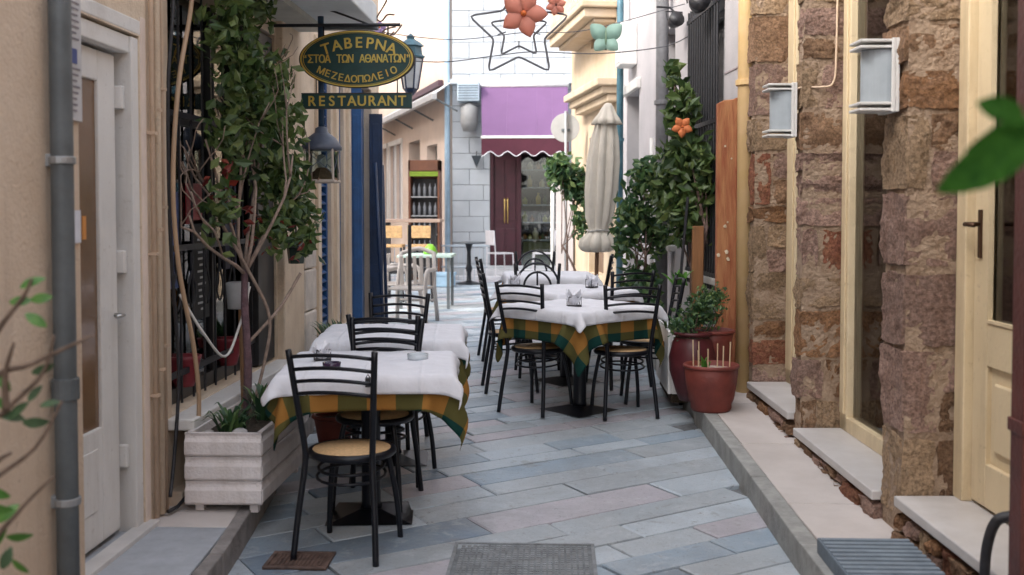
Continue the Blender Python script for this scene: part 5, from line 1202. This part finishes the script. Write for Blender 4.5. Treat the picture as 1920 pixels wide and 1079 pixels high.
M_bf = petal_mat('mint_cloth', (.52, .72, .63))
for s in (-1, 1):
    for (dx, dz, L_, wd) in ((.14, .13, .19, .075), (.10, -.10, .15, .06)):
        d_ = Vector((s*dx, 0, dz)).normalized(); sd_ = Vector((-d_.z, 0, d_.x)); vs_ = []
        for i in range(8):
            u = i/7; w_ = wd*math.sin(math.pi*min(1, u*.85+.1))
            for q in (-1, 1): vs_.append(Vector((.47, 9.95-.05*u, 3.12))+d_*L_*u+sd_*w_*q)
        MB().add(vs_, [(2*i, 2*i+1, 2*i+3, 2*i+2) for i in range(7)]).build('wing', M_bf, bf, smooth=True, thick=.004)
MB().tube([(.47, 9.945, 3.02), (.47, 9.94, 3.22)], .010, 8).build('body', mat('mint_dark', (.2, .3, .2), rough=.6), bf, smooth=True)

# ================================================================== BACKGROUND FURNITURE
bt_ = thing('pedestal_table', 'small black cast iron pedestal table by the white wall', 'table', (-1.55, 19.25, .18))
MB().lathe([(.01, .735), (.30, .735), (.305, .75), (.30, .762), (.0, .763)], 28, (-1.55, 19.25, .18)).build('tabletop', mat('dark_top', (.06, .07, .08), rough=.3), bt_)
MB().lathe([(.05, .0), (.07, .03), (.045, .07), (.04, .2), (.065, .28), (.04, .36), (.035, .6), (.06, .70), (.08, .733)], 16, (-1.55, 19.25, .18)).build('column', M_black, bt_, smooth=True)
MB().lathe([(.24, 0), (.24, .015), (.07, .05), (.05, .06)], 20, (-1.55, 19.25, .18)).build('base', M_black, bt_)
def slim_chair(x, y, z, rz, label):
    t = thing('cafe_chair', label, 'chair', (x, y, z), rz, 'pale metal chairs by the cafe')
    m = mat('pale_metal', (.62, .60, .62), rough=.4)
    MB().bb(-.19, .19, -.19, .19, .43, .455).build('seat', m, t, local=True, bevel=.006)
    MB().bb(-.185, .185, -.225, -.205, .60, .88).build('backrest', m, t, local=True, bevel=.008)
    for a in (-1, 1):
        MB().tube([(a*.19, .2, 0), (a*.18, .18, .43)], .012, 7).build('leg', m, t, local=True); MB().tube([(a*.19, -.2, 0), (a*.18, -.19, .44), (a*.17, -.22, .88)], .012, 7).build('leg', m, t, local=True)
slim_chair(-1.04, 20.35, .25, R(-60), 'pale metal chair standing at the maroon cafe door')
slim_chair(-.22, 20.35, .25, R(95), 'pale metal chair near the gate pillar')
# white plastic armchairs
def plastic_chair(x, y, rz, label):
    z = G(y); t = thing('plastic_armchair', label, 'chair', (x, y, z), rz, 'white plastic armchairs')
    m = mat('grey_white_plastic', (.40, .37, .35), rough=.45, var=.06)
    MB().bb(-.23, .23, -.22, .23, .40, .43).build('seat', m, t, local=True, bevel=.012)
    for s in (-1, 1):
        MB().tube(spline([(s*.27, .25, 0), (s*.255, .22, .3), (s*.26, .20, .60), (s*.262, .0, .635), (s*.25, -.2, .64)], 4), .026, 8).build('arm', m, t, local=True, smooth=True)
        MB().tube([(s*.26, -.27, 0), (s*.235, -.22, .42), (s*.21, -.30, .84)], .026, 8).build('leg', m, t, local=True, smooth=True)
        MB().tube([(s*.27, .25, 0), (s*.235, .21, .41)], .022, 8).build('leg', m, t, local=True, smooth=True)
    for i in range(5):
        x_ = (i-2)*.085; MB().bb(x_-.022, x_+.022, -.012, .012, .44, .80).xf(Matrix.Translation((0, -.245, .0)) @ Matrix.Rotation(R(-6), 4, 'X')).build('slat', m, t, local=True, bevel=.006)
    MB().tube(spline([(-.21, -.30, .82), (0, -.345, .88), (.21, -.30, .82)], 5), .026, 8).build('top_rail', m, t, local=True, smooth=True)
    MB().tube([(-.25, -.24, .25), (.25, -.24, .25)], .016, 7).build('stretcher', m, t, local=True)
plastic_chair(-1.74, 12.8, R(170), 'white plastic armchair in front, back of the terrace by the blue doors')
plastic_chair(-2.0, 13.5, R(-100), 'white plastic armchair turned sideways behind the other plastic chair')
tb = thing('terrace_table', 'pale green plastic table with green objects behind the plastic chairs', 'table', (-1.75, 14.8, .18))
MB().bb(-2.15, -1.4, 14.45, 15.1, .88, .92).build('tabletop', mat('pale_green', (.35, .46, .42), rough=.5), tb, bevel=.008)
for x in (-2.1, -1.45):
    for y in (14.5, 15.05): MB().bb(x-.02, x+.02, y-.02, y+.02, .18, .88).build('leg', M_grey, tb)
gc = MB().lathe([(.09, 0), (.10, .03), (.07, .10), (.03, .14)], 12, (-1.72, 14.7, .92)).build('green_bowl', mat('lime_plastic', (.16, .42, .02), rough=.4), None, smooth=True); tag(gc, 'bright lime green bowl on the pale green table', 'bowl')
# high bar table with stools
hb_ = thing('bar_table', 'high narrow wooden bar table on the side street terrace', 'table', (-2.2, 16.2, .18))
MB().bb(-2.65, -1.72, 16.0, 16.5, 1.34, 1.39).build('tabletop', mat('grey_brown_wood', (.30, .22, .18), rough=.6, var=.2, stretch=(.4, 4, 4)), hb_, bevel=.006)
for x in (-2.55, -1.85): MB().bb(x-.035, x+.035, 16.2, 16.3, .18, 1.34).build('leg', M_iron, hb_, bevel=.004)
MB().bb(-2.52, -1.88, 16.23, 16.27, .55, .60).build('stretcher', M_iron, hb_)
def stool(x, y, label):
    t = thing('bar_stool', label, 'stool', (x, y, .18), 0, 'wooden bar stools on the terrace')
    MB().bb(x-.17, x+.17, y-.17, y+.17, .98, 1.02).build('seat', mat('straw', (.45, .28, .13), rough=.7, var=.25, scale=30), t, bevel=.008)
    for sx in (-1, 1):
        for sy in (-1, 1): MB().tube([(x+sx*.19, y+sy*.19, .18), (x+sx*.15, y+sy*.15, .98)], .016, 7).build('leg', M_iron, t)
    for z in (.45, .7): MB().tube([(x+.18*math.cos(R(45+90*k))*1.3, y+.18*math.sin(R(45+90*k))*1.3, z) for k in range(4)], .010, 6, True).build('stretcher', M_iron, t)
    MB().bb(x-.17, x+.17, y-.185, y-.165, 1.12, 1.30).build('backrest', mat('straw', (0, 0, 0)), t, bevel=.006)
stool(-2.40, 15.7, 'straw-seated bar stool at the left of the high bar table')
stool(-1.98, 15.7, 'straw-seated bar stool at the right of the high bar table')
bp = thing('thin_post', 'thin black post standing in front of the plastic chairs', 'post', (-1.55, 11.8, .18))
MB().tube([(-1.57, 11.5, .18), (-1.57, 11.5, 1.38)], .020, 10).build('shaft', M_iron, bp)
MB().lathe([(.13, .18), (.13, .195), (.03, .22)], 16, (-1.57, 11.5, 0)).build('foot', M_iron, bp)
bc = thing('blue_crate', 'light blue plastic crate on the ground by the white wall', 'crate', (-2.0, 18.6, .18))
MB().bb(-2.3, -1.75, 18.4, 18.75, .19, .42).build('body', mat('pale_blue_plastic', (.30, .45, .58), rough=.5), bc, bevel=.01)
MB().bb(-2.32, -1.73, 18.38, 18.77, .38, .43).build('rim', mat('pale_blue_plastic', (0, 0, 0)), bc, bevel=.006)
rl = thing('low_railing', 'low pale metal railing by the white wall', 'railing', (-1.8, 19.9, .18))
for z in (.35, .75): MB().tube([(-3.0, 19.9, z+.1), (-1.25, 19.9, z+.1)], .016, 6).build('rail', mat('pale_rail', (.40, .46, .52), rough=.4), rl)
for i in range(18): MB().tube([(-3.0+i*.1, 19.9, .2), (-3.0+i*.1, 19.9, .85)], .007, 5).build('baluster', mat('pale_rail', (0, 0, 0)), rl)
# drinks cabinet
fc = thing('drinks_cabinet', 'brown drinks cabinet with green strip and shelves of glasses', 'cabinet', (-2.6, 20.4, .18))
cx0, cx1, cy_ = -2.70, -2.12, 19.6
MB().bb(cx0, cx1, cy_+.4, cy_+.45, .2, 2.44).bb(cx0, cx0+.04, cy_, cy_+.4, .2, 2.44).bb(cx1-.04, cx1, cy_, cy_+.4, .2, 2.44).bb(cx0, cx1, cy_, cy_+.4, 2.24, 2.44).build('case', mat('cabinet_brown', (.16, .06, .03), rough=.5, var=.2), fc, bevel=.006)
MB().bb(cx0+.03, cx1-.03, cy_-.006, cy_+.02, 2.14, 2.23).build('light_strip', mat('green_strip', (.20, .30, .02), rough=.4), fc)
MB().bb(cx0+.045, cx1-.045, cy_+.36, cy_+.39, .25, 2.1).build('back_panel', mat('cabinet_dark', (.05, .05, .055), rough=.5), fc)
for z in (.7, 1.05, 1.4, 1.75): MB().bb(cx0+.045, cx1-.045, cy_+.03, cy_+.35, z, z+.02).build('shelf', mat('shelf_steel', (0, 0, 0)), fc)
for z in (.72, 1.07, 1.42, 1.77):
    for i in range(5):
        g_ = MB().lathe([(.025, 0), (.03, .1), (.03, .16), (.012, .2), (.012, .24)], 8, (cx0+.09+i*.10, cy_+.12, z)).build('bottle', mat('bottle_grey', (.22, .23, .25), rough=.2), None, smooth=True)
        tag(g_, 'small grey bottle on a shelf of the brown drinks cabinet', 'bottle', 'bottles in the drinks cabinet')
# hanging triangular pennant sign & wall lamp by the cafe
tg = thing('triangle_sign', 'small black triangular sign pointing down on the white wall', 'sign', (-1.55, 20.9, 2.3))
MB().prism([(-1.63, 2.58), (-1.43, 2.58), (-1.53, 2.34)], lambda a, b, t: (a, 20.86+t, b), .04).build('panel', mat('black_sign', (.02, .03, .04), rough=.5), tg, bevel=.004)
MB().tube([(-1.53, 20.88, 2.58), (-1.53, 20.88, 2.66), (-1.53, 21.0, 2.66)], .008, 6).build('bracket', M_iron, tg)
ag = thing('wall_unit', 'pale blue metal unit on the wall left of the purple awning', 'unit', (-1.65, 20.8, 3.6))
MB().bb(-1.88, -1.46, 20.6, 20.98, 3.62, 4.0).build('case', mat('pale_blue_metal', (.50, .60, .68), rough=.5), ag, bevel=.012)
for i in range(6): MB().bb(-1.86, -1.48, 20.585, 20.601, 3.66+i*.05, 3.68+i*.05).build('louvre', mat('unit_dark', (.2, .25, .3), rough=.5), ag)
gb = thing('hanging_lamp', 'grey hanging lamp box between wall unit and awning', 'lamp', (-1.65, 20.7, 3.0))
MB().lathe([(.12, 3.05), (.17, 3.2), (.17, 3.5), (.06, 3.6)], 12, (-1.66, 20.75, 0)).build('shade', mat('shade_grey', (.25, .25, .25), rough=.6), gb, smooth=True)
# easel of leaning poles by the open blue door
for i, (x0, x1, y0, lab) in enumerate(((-1.64, -1.74, 10.2, 'navy pole leaning against the open blue door leaf'), (-1.70, -1.76, 10.75, 'thin navy pole leaning beside the open door, nearer the lane'))):
    o = MB().tube([(x0, y0, G(y0)), (x1, y0+.1, 2.0)], .018, 8).build('leaning_pole', M_navy, None, smooth=True); tag(o, lab, 'pole')
# twigs of a bare creeper by the sign bracket
cr_ = MB(); rg = random.Random(5)
for k in range(7):
    p = Vector((-1.85+.0, 9.3+k*.1, 2.9+k*.05)); pts = [p]
    for j in range(6): p = p+Vector((rg.uniform(.02, .12), rg.uniform(-.1, .1), rg.uniform(-.06, .14))); pts.append(p)
    cr_.tube(spline(pts, 3), .008, 5)
tag(cr_.build('bare_creeper', M_bark, None), 'bare brown creeper twigs above the RESTAURANT sign', 'creeper')

# ================================================================== FOREGROUND PLANTS
rg = random.Random(77)
def leaf_mesh(L_, W, bend):
    vs_, fs_ = [], []; n = 7
    for i in range(n):
        u = i/(n-1); w_ = W*math.sin(math.pi*min(1, u*.93+.05))**.75; zz = -bend*L_*u*u
        vs_ += [(L_*u, -w_, zz+.12*w_), (L_*u, 0, zz), (L_*u, w_, zz+.12*w_)]
    for i in range(n-1):
        for q in (0, 1): fs_.append((3*i+q, 3*i+q+1, 3*i+q+4, 3*i+q+3))
    return vs_, fs_
M_leafF = mat('fresh_leaf', (.05, .16, .025), rough=.4, var=.3, scale=30, col2=(.11, .26, .05))
M_leafD = mat('dull_leaf', (.06, .11, .05), rough=.5, var=.3, scale=30)
fs = thing('foreground_shrub', 'bare-twigged shrub with a few fresh green leaves at the left edge', 'shrub', (-1.45, 2.2, 0))
twigs = [[(-1.36, 2.25, 0), (-1.30, 2.22, .55), (-1.24, 2.2, .92), (-1.10, 2.2, 1.06), (-1.04, 2.2, 1.16)], [(-1.30, 2.22, .60), (-1.22, 2.2, 1.06), (-1.16, 2.2, 1.14), (-1.08, 2.2, 1.22), (-1.055, 2.2, 1.30)], [(-1.26, 2.21, .85), (-1.20, 2.2, 1.18), (-1.10, 2.2, 1.24), (-.97, 2.2, 1.30)], [(-1.23, 2.2, 1.1), (-1.19, 2.2, 1.28), (-1.12, 2.2, 1.38), (-1.10, 2.2, 1.42)], [(-1.33, 2.2, .4), (-1.22, 2.2, .80), (-1.14, 2.2, .92), (-1.06, 2.2, 1.0)], [(-1.16, 2.2, 1.14), (-1.15, 2.18, 1.22), (-1.12, 2.16, 1.29)], [(-1.24, 2.2, .92), (-1.19, 2.2, 1.02), (-1.15, 2.2, 1.05)]]
tw = MB()
for p in twigs: tw.tube(spline(p, 5), [.009-.006*i/(len(spline(p, 5))-1) for i in range(len(spline(p, 5)))], 6)
tw.build('branches', mat('grey_twig', (.17, .12, .09), rough=.9, var=.3, scale=30), fs, smooth=True)
for (x, z, s, m) in ((-1.11, 1.40, .05, 0), (-1.09, 1.375, .045, 0), (-1.135, 1.37, .045, 0), (-1.10, 1.345, .05, 0), (-1.17, 1.22, .05, 0), (-1.175, 1.17, .04, 0), (-1.14, 1.12, .055, 1), (-1.16, 1.13, .05, 1), (-1.11, 1.115, .05, 1), (-1.075, 1.15, .04, 1), (-1.10, 1.16, .04, 1), (-1.09, 1.22, .045, 1), (-1.18, .935, .05, 0), (-1.17, .90, .055, 0), (-1.15, .87, .05, 0), (-1.175, .845, .05, 0), (-1.14, .82, .045, 0), (-1.19, .97, .05, 0), (-1.16, .80, .05, 1)):
    v, f_ = leaf_mesh(s, s*.24, rg.uniform(.1, .4))
    M4 = Matrix.Translation((x-s*.3, 2.2, z)) @ Matrix.Rotation(rg.uniform(-.9, .9), 4, 'Y') @ Matrix.Rotation(rg.uniform(40, 120)*math.pi/180, 4, 'X') @ Matrix.Rotation(rg.uniform(-.5, .5), 4, 'Z')
    MB().add(v, f_).xf(M4).build('leaf', M_leafD if m else M_leafF, fs, smooth=True)
gp2 = thing('broadleaf_plant', 'broad green leaf of a plant reaching in at the right edge', 'plant', (.72, 1.2, 0))
MB().tube(spline([(.74, 1.25, 0), (.72, 1.24, .8), (.66, 1.22, 1.45), (.57, 1.2, 1.64), (.52, 1.2, 1.652)], 6), .006, 7).build('stem', M_bark, gp2, smooth=True)
for (p, ang, L_, W, tw_) in (((.535, 1.2, 1.655), R(213), .125, .026, .5), ((.53, 1.2, 1.648), R(195), .075, .022, -.3), ((.515, 1.2, 1.672), R(165), .05, .014, .3), ((.56, 1.2, 1.65), R(185), .09, .024, .6)):
    v, f_ = leaf_mesh(L_, W, .12)
    M4 = Matrix.Translation(p) @ Matrix.Rotation(-(math.pi-ang)+math.pi if False else -ang+0, 4, 'Y') @ Matrix.Rotation(R(75)+tw_*.3, 4, 'X')
    MB().add(v, f_).xf(M4).build('leaf', mat('deep_leaf', (.014, .075, .006), rough=.65, var=.25, scale=45, col2=(.035, .13, .012), bump=.3, bscale=90, spec=.2), gp2, smooth=True)
